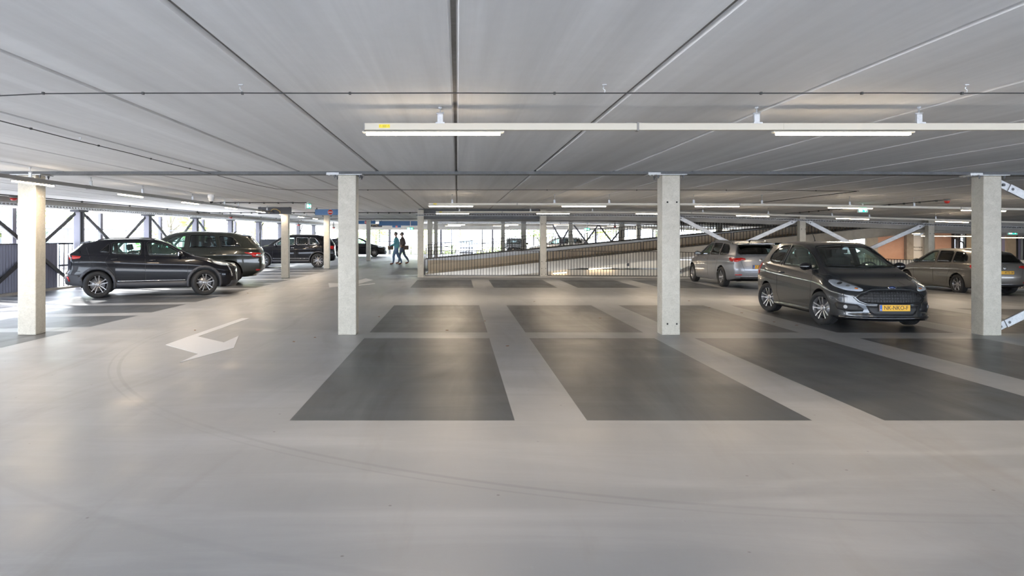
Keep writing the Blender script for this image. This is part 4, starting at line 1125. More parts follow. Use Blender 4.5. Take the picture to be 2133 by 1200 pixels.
# left line of columns and those around the ramp opening
column(None, 28.0, .27, 'column', 'pale column in the lane edge between the dark green SUV and the no-entry sign', X=X_(593, 28.0))
column(None, 35.9, .27, 'column', 'pale column standing behind the tail of the black family SUV', X=X_(680, 35.9))
column(None, 47.4, .26, 'column', 'pale column in front of the nose of the far dark car', X=X_(767, 47.4))
FENX = [X_(876, 28.2), X_(1132, 28.2), X_(1402, 28.2), X_(1672.5, 28.2), X_(1940.5, 28.2), X_(2210, 28.2)]
names_f = ['slim column at the left end of the ramp railing', 'slim column with bolt holes between the first two railing panels',
           'slim column of the railing line behind the large right-of-centre column', 'slim column with bolt holes behind the grey estate car',
           'slim column with bolt holes behind the silver-brown estate car', 'slim column at the far right end of the railing line']
for i, x in enumerate(FENX):
    column(None, 28.2, .235, 'slim_column', names_f[i], (.13, .35, .62, 2.05) if i in (1, 3, 4) else False, X=x, plate=False)
for i, (px, y, lab) in enumerate(((895.5, 35.75, 'slim column at the far side of the ramps, just right of the railing end'),
                        (1091, 35.75, 'slim column at the far side of the ramps, middle of the first railing panel'),
                        (1295.5, 35.75, 'slim column at the far side of the ramps, right of the lit green exit sign'),
                        (1500, 35.75, 'slim column at the far side of the ramps, above the grey estate car'),
                        (908, 46.6, 'distant column on the far deck, left of the silver car'),
                        (1048, 46.6, 'distant column on the far deck, right of the silver car'),
                        (1189, 46.6, 'distant column on the far deck with a brace to its right'),
                        (1331, 46.6, 'distant column on the far deck, right of the far green exit sign'))):
    column(None, y, .24, 'slim_column', lab, X=X_(px, y), plate=False, base_z=-.3 if y < 40 else None)

# ---- braces
def hollow_brace(name, label, p0, p1, w=.12, t_=.045, mat=None, bolts=True, cat='brace', up=(0, 1, 0)):
    p0 = Vector(p0); p1 = Vector(p1)
    t = thing(name, label, cat, p0)
    mat = mat or M['galv']
    d = (p1-p0).normalized(); L = (p1-p0).length
    mb = MB(); mb.bar(p0+d*.20, p1-d*.20, t_, w, up=up, bev=.008); mb.build('member', mat, t, world=True)
    for a, s in ((p0, 1), (p1, -1)):
        m2 = MB(); m2.bar(a-d*s*.02, a+d*s*.42, .014, w*.92, up=up, bev=.003); m2.build('end_plate', mat, t, world=True)
        if bolts:
            for q in (.10, .26):
                c = a+d*s*q; m2 = MB(); m2.lathe([(0, 0), (.026, 0), (.026, .018), (0, .018)], Matrix.Translation(c+Vector((0, -.008, 0))) @ rotm('X', 90), 6, smooth=False); m2.build('bolt', M['beam'], t, world=True)
    return t
def brace_up(p0, p1):
    d = (Vector(p1)-Vector(p0)).normalized(); n = Vector((0, 1, 0)); return n.cross(d)
def xbrace(xa, xb_, y, za, zb_, lab, w=.11, mat=None, z0a=.1, z0b=.1):
    a, b = (xa, y, za), (xb_, y, z0b); hollow_brace('diagonal_brace', lab+', falling to the right', a, b, w, .05, mat, up=brace_up(a, b))
    a, b = (xa, y+.07, z0a), (xb_, y+.07, zb_); hollow_brace('diagonal_brace', lab+', rising to the right', a, b, w, .05, mat, up=brace_up(a, b))
xbrace(8.61+cw/2+.03, 8.61+5.18-cw/2-.03, 12.03, 2.47, 2.47, 'galvanised diagonal brace on the right-edge column', .13, z0a=.07, z0b=.07)
for i in (2, 3):
    xa, xb_ = FENX[i]+.1, FENX[i+1]-.1
    s0 = sag(xa, 28.3); s1 = sag(xb_, 28.3)
    xbrace(xa, xb_, 28.32, 2.42+s0, 2.42+s1, ('steel brace above the grey estate car', 'steel brace behind the dark hatchback roof')[i-2], .15, z0a=.15+s0, z0b=.15+s1)

# ---- upstand, steel edge beam, cable tray along the opening
def strip(name, label, cat, y0, y1, zb0, zt0, x0, x1, mat, kind=None, flat=False, step=2.6):
    t = MB()
    n = max(1, int((x1-x0)/step))
    for i in range(n+1):
        x = x0+(x1-x0)*i/n; s = 0 if flat else sag(x, (y0+y1)/2)
        q = [t.bm.verts.new((x, y0, zb0+s)), t.bm.verts.new((x, y1, zb0+s)), t.bm.verts.new((x, y1, zt0+s)), t.bm.verts.new((x, y0, zt0+s))]
        if i:
            for j in range(4): t.bm.faces.new((prev[j], prev[(j+1) % 4], q[(j+1) % 4], q[j]))
        else: t.bm.faces.new(q)
        prev = q
    t.bm.faces.new(prev[::-1])
    o = t.build(name, mat); tag(o, label, cat, kind=kind); return o
strip('curb', 'low concrete kerb under the ramp railing', 'kerb', 28.15, 28.52, -.28, .055, VOID_X0+.0, XR, M['conc'])
strip('edge_beam', 'concrete edge beam above the ramp opening', 'beam', 28.60, 28.95, 2.20, 2.64, FENX[1]-.1, XR, M['conc'])
strip('edge_beam', 'brown steel edge beam above the left half of the ramp opening', 'beam', 28.60, 28.80, 2.24, 2.64, FENX[0]-.1, FENX[1]-.12, M['beam'])
strip('edge_beam', 'concrete beam over the far side of the ramps', 'beam', 35.6, 35.9, 2.28, 2.64, VOID_X0, XR, M['conc'])
def cable_tray(name, label, p0, p1, wd=.16, ht=.05, sagf=True, rungs=.10, mat=None, slot=.03):
    """perforated tray with side flanges"""
    p0 = Vector(p0); p1 = Vector(p1); t = thing(name, label, 'cable tray', p0)
    d = (p1-p0); L = d.length; d.normalize(); side = Vector((0, 0, 1)).cross(d); n = int(L/rungs); seg = max(2, int(L/2.5))
    def P(u, v, z):
        p = p0+d*u+side*v
        return Vector((p.x, p.y, p.z+z+(sag(p.x, p.y) if sagf else 0)))
    mb = MB()
    for s in (-1, 1):
        for i in range(seg):
            mb.bar(P(L*i/seg, s*wd/2, 0), P(L*(i+1)/seg, s*wd/2, 0), .006, .012)
            mb.bar(P(L*i/seg, s*wd/2, ht), P(L*(i+1)/seg, s*wd/2, ht), .012, .012)
    for i in range(n+1):
        u = L*i/n
        for s in (-1, 1): mb.bar(P(u, s*wd/2, 0), P(u, s*wd/2, ht), slot, .004, up=(d.x, d.y, 0))
        mb.bar(P(u, -wd/2, 0), P(u, wd/2, 0), slot, .004)
    mb.build('tray', mat or M['galv'], t, world=True)
    mb = MB()
    for v in (-.03, .0, .035): mb.tube([P(L*i/seg, v, .018) for i in range(seg+1)], .011, 6)
    mb.build('cable', M['cable'], t, world=True)
    return t
cable_tray('cable_tray', 'long perforated cable tray above the ramp railing', (X_(866, 28.0), 28.05, 2.36), (XR, 28.05, 2.36), .12, .065)
cable_tray('cable_tray', 'perforated cable tray on the far side of the ramps', (-1.0, 35.50, 2.20), (13, 35.50, 2.20), .10, .05)

for nm, lab, q in (('wall_shaft_near', 'upper concrete wall of the ramp shaft, near side', (HX0, XR, 28.75, 28.95, 2.66, 5.4)), ('wall_shaft_far', 'upper concrete wall of the ramp shaft, far side', (HX0, XR, 35.6, 35.8, 2.66, 5.4)),
                   ('wall_shaft_left', 'upper concrete wall of the ramp shaft, left end', (HX0-.2, HX0, 28.75, 35.8, 2.66, 5.4)), ('ceiling_shaft', 'concrete slab closing the ramp shaft', (HX0-.2, XR, 28.75, 35.8, 5.4, 5.6))):
    mb = MB(); mb.box(*q); tag(mb.build(nm, M['conc_warm']), lab, 'wall', kind='structure')
# ---- railings
def railing(name, label, p0, p1, hgt=.88, gap=.112, low=.0, post=.018, mat=None, curb=.055, group=None, ends=True, sagf=True, cat='railing'):
    p0 = Vector(p0); p1 = Vector(p1); t = thing(name, label, cat, p0, group=group); L = (p1-p0).length; n = int(round(L/gap))
    def S(p): return Vector((p.x, p.y, p.z+(sag(p.x, p.y) if sagf else 0)))
    mat = mat or M['rail_dark']
    mb = MB(); k = max(1, int(L/2.6))
    for j in range(k):
        for z in (hgt, low): mb.bar(S(p0.lerp(p1, j/k)+Vector((0, 0, z))), S(p0.lerp(p1, (j+1)/k)+Vector((0, 0, z))), .026, .022)
    mb.build('rail', mat, t, world=True)
    for i in range(n+1):
        a = S(p0.lerp(p1, i/n)); e = ends and i in (0, n)
        m2 = MB(); m2.bar(a+Vector((0, 0, low)), a+Vector((0, 0, hgt)), .024 if e else post, .034 if e else post, up=(1, 0, 0)); o = m2.build('end_post' if e else 'baluster', mat, t, world=True)
    return t
rl = ['dark balustrade panel at the left end of the ramp opening', 'dark balustrade panel in the middle, left of the large right-of-centre column',
      'dark balustrade panel behind the grey estate car', 'dark balustrade panel behind the dark hatchback roof', 'dark balustrade panel behind the silver-brown estate car']
for i in range(5):
    railing('railing', rl[i], (FENX[i]+.16, 28.25, .09), (FENX[i+1]-.16, 28.25, .09), .93)
for i in range(5):      # bracket plates fixing the panels to the columns
    pass

# ---- ramps in the opening
def ramp(name, label, y0, y1, xa, za, xc, zc, thick, curb_h, curb_w, mat, mat_edge, rail_h, rail_name, rail_lab, x_end, nearmat=None, far_h=.0, skip_far=False, railmat=None):
    sl = (zc-za)/(xc-xa); ze = za+(x_end-xa)*sl
    t = thing(name, label, 'ramp', (xa, y0, za))
    D = Vector((x_end-xa, 0, ze-za))
    def sheet(ya, yb, lo, hi):
        mb = MB(); q = []
        for (x, z) in ((xa, za), (x_end, ze)): q += [(x, ya, z+lo), (x, yb, z+lo), (x, yb, z+hi), (x, ya, z+hi)]
        mb._pts(q, [(0, 1, 2, 3), (7, 6, 5, 4), (0, 4, 5, 1), (1, 5, 6, 2), (2, 6, 7, 3), (3, 7, 4, 0)]); return mb
    sheet(y0+curb_w, y1-curb_w, -thick*.7, 0).build('deck', mat, t, world=True)
    sheet(y0, y0+curb_w, -thick, curb_h).build('near_edge_beam', mat_edge, t, world=True)
    sheet(y1-curb_w, y1, -thick, far_h).build('far_edge_beam', nearmat or mat_edge, t, world=True)
    return t, sl
# lower ramp B: its near edge climbs from the floor at the left
YB = 29.15
tB, slB = ramp('ramp', 'lower concrete ramp climbing to the right just behind the railing', YB, 32.4, X_(886, YB), Z_(573, YB), X_(1910, YB), Z_(467, YB), .36, .03, .2, M['conc_warm'], M['conc_mid'], 0, '', '', 25.5, nearmat=M['conc_warm'], far_h=.30)
# upper ramp A
YA = 32.75
tA, slA = ramp('ramp', 'upper grey ramp climbing to the right above the lower one', YA, 35.4, X_(883, YA), Z_(541, YA), X_(1418, YA), Z_(492, YA), .27, .0, .18, M['conc'], M['galv'], 0, '', '', 25.5, nearmat=M['conc_dark'])
def ramp_rails(y, xa, za, sl, x0, x1, h, lab, n=4, mat=None):
    for i in range(n):
        a = x0+(x1-x0)*i/n+.05; b = x0+(x1-x0)*(i+1)/n-.05
        railing('ramp_railing', lab % ('first', 'second', 'third', 'fourth', 'fifth')[i], (a, y, za+(a-xa)*sl), (b, y, za+(b-xa)*sl), h, .13, .03, .018, mat, sagf=False)
xaA, zaA = X_(883, YA), Z_(541, YA); xaB, zaB = X_(886, YB), Z_(573, YB)
ramp_rails(YA+.09, xaA, zaA, slA, X_(885, YA), X_(1700, YA), .50, 'low railing on the near side of the upper ramp, %s panel from the left', 4, M['rail_dark'])
ramp_rails(35.3, xaA, zaA+.1, slA, X_(885, 35.3), X_(1600, 35.3), .52, 'low railing on the far side of the upper ramp, %s panel from the left', 4, M['rail_dark'])
ramp_rails(YB+.1, xaB, zaB+.02, slB, X_(1150, YB), X_(1905, YB), .40, 'low railing on the near side of the lower ramp, %s panel from the left', 4, M['rail_dark'])
strip('upstand', 'horizontal concrete upstand with small brackets between the ramps', 'wall', 32.50, 32.68, .18, .52, VOID_X0, XR, M['conc_warm'], flat=True)
for i, px in enumerate((965, 1045, 1225, 1308)):
    x = X_(px, 32.48); mb = MB(); mb.box(x-.03, x+.05, 32.44, 32.51, .26, .46, .006); mb.box(x-.06, x-.03, 32.45, 32.50, .30, .33); o = mb.build('bracket', M['rail_dark'])
    tag(o, 'small dark bracket on the upstand, %s from the left' % ('first', 'second', 'third', 'fourth')[i], 'bracket')
# walls of the opening and the level below
def wallbox(name, label, x0, x1, y0, y1, z0, z1, mat, kind='structure'):
    mb = MB(); mb.box(x0, x1, y0, y1, z0, z1); o = mb.build(name, mat); tag(o, label, 'wall', kind=kind); return o
wallbox('wall_void_far', 'pale concrete wall below the far side of the ramps', VOID_X0-.2, XR, 35.42, 35.6, -3.0, -.03, M['conc_warm'])
wallbox('wall_void_left', 'concrete wall at the left end of the ramp opening', VOID_X0-.2, VOID_X0, VOID_Y0, VOID_Y1, -3.0, -.02, M['conc'])
wallbox('wall_void_near', 'concrete face under the front deck edge', VOID_X0, XR, 28.25, 28.42, -3.0, -.26-1.1, M['conc_warm'])
mb = MB(); mb.box(VOID_X0-.2, XR, 28.2, 35.8, -3.2, -3.0); tag(mb.build('floor_lower', M['floor']), 'floor of the level below', 'floor', kind='structure')

# ---- light rails
def light_rail(label, p0, p1, lamps, hangers, zt, axis='X', mat=None, sticker=True, joints=(), ht=.055, wd=.06):
    """lamps/hangers/joints are positions along the axis"""
    p0 = Vector(p0); p1 = Vector(p1); t = thing('light_rail', label, 'lamp', p0)
    d = (p1-p0).normalized()
    def P(u):
        if axis == 'X': y = p0.y+(p1.y-p0.y)*(u-p0.x)/(p1.x-p0.x); return Vector((u, y, p0.z+sag(u, y)))
        x = p0.x+(p1.x-p0.x)*(u-p0.y)/(p1.y-p0.y); return Vector((x, u, p0.z+sag(x, u)))
    a, b = (p0.x, p1.x) if axis == 'X' else (p0.y, p1.y)
    mb = MB(); n = max(1, int(abs(b-a)/2.6))
    for i in range(n): mb.bar(P(a+(b-a)*i/n), P(a+(b-a)*(i+1)/n), wd, ht, bev=.004)
    mb.build('rail', mat or M['rail_white'], t, world=True)
    for (u0, u1) in lamps:
        q0 = P(u0)-Vector((0, 0, ht/2+.014)); q1 = P(u1)-Vector((0, 0, ht/2+.014))
        mb = MB(); mb.bar(q0-d*.03, q1+d*.03, .045, .012); fx = mb.build('lamp_housing', mat or M['rail_white'], t, world=True)
        mb = MB(); mb.bar(q0-Vector((0, 0, .014)), q1-Vector((0, 0, .014)), .040, .022, bev=.006); mb.build('tube_diffuser', M['lamp'], fx, world=True)
        L = bpy.data.lights.new('lamp_light', 'AREA'); L.shape = 'RECTANGLE'; L.size = (q1-q0).length; L.size_y = .05; L.energy = LAMP_W; L.color = (1, .80, .58)
        lo = bpy.data.objects.new('lamp_light', L); COL.objects.link(lo); lo.parent = t
        lo.location = (q0+q1)/2-Vector((0, 0, .032))-p0; lo.rotation_euler = (0, 0, math.atan2(d.y, d.x))
    for u in hangers:
        q = P(u)+Vector((0, 0, ht/2)); top = CZ+sag(q.x, q.y)
        mb = MB(); mb.tube([(q.x, q.y, q.z+.03), (q.x, q.y, top)], .005, 6); mb.lathe([(0, 0), (.016, 0), (.016, -.018), (0, -.018)], TR(q.x, q.y, top), 8)
        mb.box(q.x-.022, q.x+.022, q.y-.012, q.y+.012, q.z-.002, q.z+.075, .003); mb.tube([(q.x-.03, q.y, q.z+.08), (q.x+.03, q.y, q.z+.085)], .007, 6)
        mb.box(q.x-.036, q.x+.036, q.y-.035, q.y+.035, q.z-.004, q.z+.008, .002)
        mb.build('hanger', M['galv'], t, world=True)
    for u in joints:
        q = P(u); mb = MB(); mb.bar(q-d*.008, q+d*.008, wd+.012, ht+.014); mb.bar(q-d*.10+Vector((0, 0, ht/2)), q+d*.04+Vector((0, 0, ht/2)), .035, .012)
        mb.build('rail_joint', M['rail_grey'], t, world=True)
    if sticker:
        q = P(a+.16)+Vector((0, -wd/2-.001, .002)); m2 = MB(); m2.box(q.x-.044, q.x+.044, q.y-.001, q.y, q.z-.014, q.z+.014)
        st = m2.build('warning_sticker', M['yellow'], t, world=True)
        m2 = MB()
        for s in (-.032, .032):
            Mx = TR(q.x+s, q.y-.0012, q.z) @ rotm('X', 90); m2.tube([Mx @ Vector((.010*math.cos(PI/2+2*PI*k/3), .010*math.sin(PI/2+2*PI*k/3), 0)) for k in range(3)], .001, 4, closed=True)
        for k in range(3): m2.box(q.x-.016, q.x+.016, q.y-.0022, q.y-.001, q.z-.008+k*.006, q.z-.0065+k*.006)
        m2.build('sticker_print', M['ink'], st, world=True)
    e = P(a); m2 = MB(); m2.bar(e-d*.006, e+d*.002, wd+.006, ht+.006); m2.build('end_cap', M['rail_grey'], t, world=True)
    return t
Y1 = 5.93; k1 = Y1/F
zr1 = Z_(264.5, Y1)
light_rail('long white light rail hanging closest to the camera, with a yellow warning sticker', (X_(760, Y1), Y1, zr1), (9.3, Y1, zr1),
    [(X_(763, Y1), X_(1042, Y1)), (X_(1617, Y1), X_(1895, Y1)), (X_(2471, Y1), X_(2750, Y1))], [X_(917, Y1), X_(1576, Y1), X_(1914, Y1), X_(2400, Y1)], CZ, joints=[X_(1327, Y1), X_(2178, Y1)])
Y2 = 18.55; zr2 = Z_(425.3, Y2)
light_rail('second light rail from the camera, above the dark hatchback', (X_(893, Y2), Y2, zr2), (20, Y2, zr2),
    [(X_(a, Y2), X_(a, Y2)+1.1) for a in (893.5, 1170.5, 1448, 1725.5, 2003)], [X_(a, Y2) for a in (942, 1155, 1269, 1445, 1587, 1770, 1904)], CZ, joints=[X_(1077, Y2), X_(1540, Y2), X_(2000, Y2)])
Y3 = 25.0; zr3 = Z_(441.8, Y3)
light_rail('third light rail, just in front of the long cable tray', (X_(908, Y3), Y3, zr3), (22, Y3, zr3),
    [(X_(a, Y3), X_(a, Y3)+1.1) for a in (909, 1118, 1325, 1534, 1742, 1949)], [X_(a, Y3) for a in (957, 1105, 1234, 1464, 1600, 1733, 1811, 1949)], CZ, joints=[X_(1046, Y3), X_(1440, Y3)])
Y4 = 6.0
XL = -6.47
def xl(y): return XL-.012*(y-11)
light_rail('long dark light rail running along the left lane, past the left-edge column', (xl(5), 5, Z_(366, 10.5)+.0), (xl(48), 48, Z_(366, 10.5)),
    [(a, a+1.1) for a in (7.3, 10.75, 14.2, 17.6, 21.0, 24.4, 27.8, 31.2, 34.6)], [9.0, 11.2, 13.1, 15.3, 18.3, 20.9, 22.3, 25.8, 28.9, 33], CZ, axis='Y', mat=M['rail_grey'], sticker=False, joints=[13.0, 19.0, 25.0, 31])
for yy, px0, lab in ((48.0, 930, 'distant light rail on the far deck, nearer of the two'), (53.5, 925, 'distant light rail on the far deck, farther of the two')):
    light_rail(lab, (X_(px0, yy), yy, 2.36), (XR-1, yy, 2.36), [(X_(px0, yy)+.1+i*3.45, X_(px0, yy)+1.2+i*3.45) for i in range(8)], [X_(px0, yy)+1+i*3.2 for i in range(6)], CZ, sticker=False)
for i, (x, y, rz) in enumerate(((23.5, 41.5, 0), (20.6, 38.5, .25), (25.2, 44, .3), (16, 41, 0))):
    pass

ya = 35.36
for i, (pa, pb, ya1, yb1) in enumerate(((1226, 1279, 560.5, 557.0), (1152, 1180, 569.5, 567.5), (1470, 1500, 552.5, 553.5))):
    a = Vector((X_(pa, ya), ya, Z_(ya1, ya))); b = Vector((X_(pb, ya), ya, Z_(yb1, ya)))
    t = thing('strip_lamp', 'warm strip lamp on the wall below the upper ramp, %s' % ('longest one', 'shortest one, leftmost', 'behind the grey estate nose')[i], 'lamp', (a+b)/2)
    mb = MB(); mb.bar(a+Vector((0, .03, 0)), b+Vector((0, .03, 0)), .07, .05); mb.build('housing', M['rail_white'], t, world=True)
    mb = MB(); mb.bar(a-Vector((0, .02, .005)), b-Vector((0, .02, .005)), .03, .035); mb.build('tube_diffuser', M['lamp'], t, world=True)
# ---- loose cables and conduits on the ceiling
def wire(name, label, pts, r=.006, clips=(), mat=None, cat='cable', hooks=()):
    t = thing(name, label, cat, pts[0]); mb = MB(); mb.tube(pts, r, 6); mb.build('cable', mat or M['cable'], t, world=True)
    for c in clips:
        m2 = MB(); m2.box(c[0]-r*1.6, c[0]+r*1.6, c[1]-r*2, c[1]+r*2, c[2]-r*2.2, c[2]+r*1.6); m2.build('cable_tie', M['cable'], t, world=True)
    for c in hooks:
        m2 = MB(); m2.tube([(c[0], c[1], c[2]), (c[0]+.006, c[1], c[2]+.02), (c[0]-.008, c[1], c[2]+.03), (c[0], c[1], CZ+sag(c[0], c[1]))], .0035, 5); m2.box(c[0]-.014, c[0]+.014, c[1]-.008, c[1]+.008, CZ-.006+sag(c[0], c[1]), CZ+.0+sag(c[0], c[1])); m2.build('hook', M['galv'], t, world=True)
    return t
yc = 5.06; zc = Z_(194, yc)
pts = [(X_(-60, yc), yc, zc-.035), (X_(0, yc), yc, zc-.018), (X_(90, yc), yc, zc-.004)]+[(X_(p, yc), yc, zc+.001*((i % 3)-1)) for i, p in enumerate(range(200, 2400, 150))]
wire('ceiling_cable', 'thin black cable strung across the ceiling nearest the camera', pts, .0045, [(X_(p, yc), yc, zc) for p in (90, 298, 505, 729, 1155, 1585, 1795, 2004)], hooks=[(X_(p, yc), yc, zc) for p in (502, 1259, 2013)])
xk = -3.98
pts = [(xk-.02, 5.0, CZ-.045)]+[(xk+.01*(y-5)/12, y, CZ-.035-.006*(i % 2)) for i, y in enumerate((6.3, 7.6, 9, 10.4, 11.5, 13, 14.5))]+[(xk+.05, 16.0, CZ-.02), (xk+.22, 16.5, CZ-.015)]
wire('ceiling_cable', 'thin black cable running along the ceiling toward the far left, above the dark SUVs', pts, .005, [(xk, y, CZ-.035) for y in (6.9, 8.2, 9.6, 11)], hooks=[(xk, y, CZ-.035) for y in (7.8, 10.3)])
yk = 16.5
wire('ceiling_conduit', 'thin dark conduit crossing the ceiling behind the front columns', [(xk+.22, yk, CZ-.015)]+[(x, yk, CZ-.015+sag(x, yk)) for x in (0, 3, 5, 7, 8.96)], .006, [(x, yk, CZ-.015+sag(x, yk)) for x in (-2, 0, 2, 4, 6, 8)])
wire('ceiling_conduit', 'thin dark conduit leading away along the ceiling above the grey estate car', [(8.96, y, CZ-.015+sag(8.96, y)) for y in (16.6, 19, 22, 25, 27.9)], .008)
yk = 22.9
wire('ceiling_conduit', 'black conduit with clips ending at the round exit sign', [(X_(x, yk), yk, CZ-.015) for x in (385, 450, 520, 580, 638)], .013, [(X_(p, yk), yk, CZ-.015) for p in range(400, 638, 30)])
yk = 32.6
wire('ceiling_conduit', 'black conduit with clips across the lane ceiling before the far signs', [(X_(x, yk), yk, CZ-.02) for x in (360, 440, 520, 600, 700, 800, 880)], .018, [(X_(p, yk), yk, CZ-.02) for p in range(370, 880, 22)])
yk = 45
wire('ceiling_conduit', 'dark conduit crossing the lane ceiling above the blue banner', [(X_(x, yk), yk, CZ-.02) for x in (590, 700, 800, 900, 1100)], .022)
pts = [(X_(1600+375*t, 1540*(CZ-H+sag(13.1, 31-11.3*t))/(491-443+28*t)), 0, 0) for t in (0, 1)]
pts = [(12.5, y, CZ-.02+sag(12.5, y)) for y in (28.2, 27, 25, 22, 18.95)]
wire('ceiling_conduit', 'dark conduit with clips running to the red alarm lamp at the right', pts, .012, [(12.5, y, CZ-.02+sag(12.5, y)) for y in [19.3+i*.7 for i in range(12)]])

# ---- signs, alarm lamps, camera dome
def hang_sign(name, label, x0, x1, y, z0, z1, mat, extra=None, th=.03):
    t = thing(name, label, 'sign', ((x0+x1)/2, y, z0))
    mb = MB(); mb.box(x0, x1, y, y+th, z0, z1, .004); mb.build('panel', mat, t, world=True)
    for s in (.06, .94):
        x = x0+(x1-x0)*s; m2 = MB(); m2.box(x-.02, x+.02, y, y+th, z1-.01, CZ+sag(x, y)); m2.build('bracket', M['black'], t, world=True)
    if extra: extra(t)
    return t
def noentry(x, y, z, r):
    def f(t):
        m2 = MB(); m2.lathe([(0, .004), (r, .004), (r, 0), (0, 0)], TR(x, y, z) @ rotm('X', 90), 32); d = m2.build('no_entry_disc', M['red_sign'], t, world=True)
        m2 = MB(); m2.box(x-r*.8, x+r*.8, y-.008, y-.004, z-r*.17, z+r*.17); m2.build('white_bar', M['signwhite'], d, world=True)
        m2 = MB(); m2.tube([(x+r*math.cos(2*PI*k/32), y-.003, z+r*math.sin(2*PI*k/32)) for k in range(32)], r*.05, 4, closed=True); m2.build('white_rim', M['signwhite'], d, world=True)
    return f
Ys = 27.6
hang_sign('blue_sign', 'blue hanging sign with a red no-entry disc, left of the large left-of-centre column', X_(656, Ys), X_(720, Ys), Ys, Z_(448, Ys), Z_(436, Ys), M['blue'], noentry(X_(688, Ys), Ys, Z_(442, Ys), .095))
Yd = 26.6
def caricon(x, y, z, s):
    def f(t):
        m2 = MB(); m2.tube([(x+px*s, y-.003, z+pz*s) for px, pz in ((-1, 0), (-.95, .25), (-.7, .35), (-.45, .62), (-.2, .72), (.35, .70), (.7, .45), (.98, .30), (1, 0))], s*.075, 6)
        m2.build('car_pictogram', M['gold'], t, world=True)
    return f
hang_sign('dark_sign', 'charcoal hanging sign with a golden car outline behind the left light rail', X_(537.5, Yd), X_(607, Yd), Yd, Z_(446, Yd), Z_(431.5, Yd), M['signdark'], caricon(X_(572, Yd), Yd, Z_(444, Yd), .20))
Ys = 49.5
hang_sign('blue_sign', 'far blue hanging sign with a red no-entry disc, right of the large left-of-centre column', X_(742, Ys), X_(782, Ys), Ys, Z_(466.7, Ys), Z_(460, Ys), M['blue'], noentry(X_(762, Ys), Ys, Z_(463, Ys), .095))
Ys = 50.5
hang_sign('blue_banner', 'long glossy blue banner hanging over the lane before the railing column', X_(789.5, Ys), X_(880, Ys), Ys, Z_(470, Ys), Z_(460.5, Ys), M['blue'])
Ys = 57
hang_sign('dark_sign', 'far charcoal sign with a golden car outline above the far dark car', X_(764, Ys), X_(796, Ys), Ys, Z_(473, Ys), Z_(467.5, Ys), M['signdark'], caricon(X_(780, Ys), Ys, Z_(472, Ys), .20))
hang_sign('blue_sign', 'smallest and farthest blue no-entry sign above the two walking people', X_(817, 60), X_(835, 60), 60, Z_(474, 60), Z_(470, 60), M['blue'], noentry(X_(826, 60), 60, Z_(472, 60), .085))
def exit_sign(label, x, y, z, w=.42, h=.20, rz=0, group=None, arrow=True):
    t = thing('exit_sign', label, 'sign', (x, y, z), rz)
    mb = MB(); mb.box(-w/2, w/2, -.03, .03, -h/2, h/2, .015); mb.build('housing', M['white'], t)
    mb = MB(); mb.box(-w/2+.02, w/2-.05, -.034, -.030, -h/2+.02, h/2-.02); pn = mb.build('green_panel', M['green_lit'], t)
    mb = MB(); mb.box(-w*.40, -w*.10, -.038, -.034, -h*.30, h*.30); 
    mb.tube([(w*.02, -.037, 0), (w*.28, -.037, 0)], .013, 4); mb.tube([(w*.19, -.037, h*.27), (w*.29, -.037, 0), (w*.19, -.037, -h*.27)] if arrow else [(0, -.037, 0), (w*.15, -.037, h*.25), (w*.3, -.037, 0)], .013, 4)
    mb.build('pictogram', M['white_lit'], pn)
    mb = MB(); mb.box(-.02, .02, -.015, .015, h/2-.01, CZ+sag(x, y)-z); mb.build('bracket', M['white'], t)
    return t
exit_sign('lit green exit sign hanging above the dark hatchback', X_(1797, 21.5), 21.5, Z_(437, 21.5), .30, .17)
exit_sign('lit green exit sign behind the right-edge column, over the silver-brown estate car', X_(2109, 30.5), 30.5, Z_(484, 30.5), .42, .20)
exit_sign('small distant green exit sign over the lane beside the blue banner', X_(856, 50), 49.4, Z_(476.5, 50), .46, .18)
exit_sign('small distant green exit sign seen over the upper ramp', X_(1223, 47), 47, Z_(478, 47), .40, .18)
exit_sign('white-cased exit sign turned nearly edge-on, left of the blue no-entry sign', X_(642, 22.9), 22.9, Z_(429.5, 22.9), .30, .17, rz=1.2)
hang_sign('dark_sign', 'small navy sign with a white arrow at the right edge of the picture', X_(2128, 30.8), X_(2160, 30.8), 30.8, Z_(485, 30.8), Z_(475.5, 30.8), M['blue'],
   lambda t: (lambda m2: (m2.tube([(X_(2132.5, 30.8)+.08, 30.79, Z_(483.5, 30.8)), (X_(2129.5, 30.8), 30.79, Z_(480.3, 30.8)), (X_(2132.5, 30.8)+.08, 30.79, Z_(477, 30.8))], .012, 4), m2.tube([(X_(2129.5, 30.8), 30.79, Z_(480.3, 30.8)), (X_(2143, 30.8), 30.79, Z_(480.3, 30.8))], .012, 4), m2.build('white_arrow', M['signwhite'], t, world=True)))(MB()))
def alarm(label, x, y, z, r=.055, ceil=True):
    t = thing('alarm_lamp', label, 'alarm', (x, y, z))
    mb = MB(); mb.lathe([(0, .06), (r*1.25, .06), (r*1.25, .015), (r*1.05, .01), (0, .01)], n=20); 
    if ceil: mb.box(-.03, .03, -.03, .03, .055, CZ+sag(x, y)-z, .004)
    mb.build('base', M['rail_grey'], t)
    mb = MB(); mb.lathe([(0, -.055), (r*.6, -.05), (r*.95, -.02), (r, .012), (0, .014)], n=20); mb.build('red_lens', M['red'], t)
    return t
alarm('red alarm lamp under the ceiling left of the right-edge column', 12.48, 18.85, CZ+sag(12.48, 18.85)-.06, .065)
alarm('red alarm lamp at the very left edge on the facade tray', fac_x(19.5)+.35, 19.4, Z_(413.5, 19.4), .09)
alarm('red alarm lamp above the roof of the dark green SUV', X_(480, 36.0), 36.0, Z_(453, 36.0), .09)
alarm('red alarm lamp right of the first lane column, over the black family SUV', X_(622, 49), 49, Z_(468.5, 49), .10)
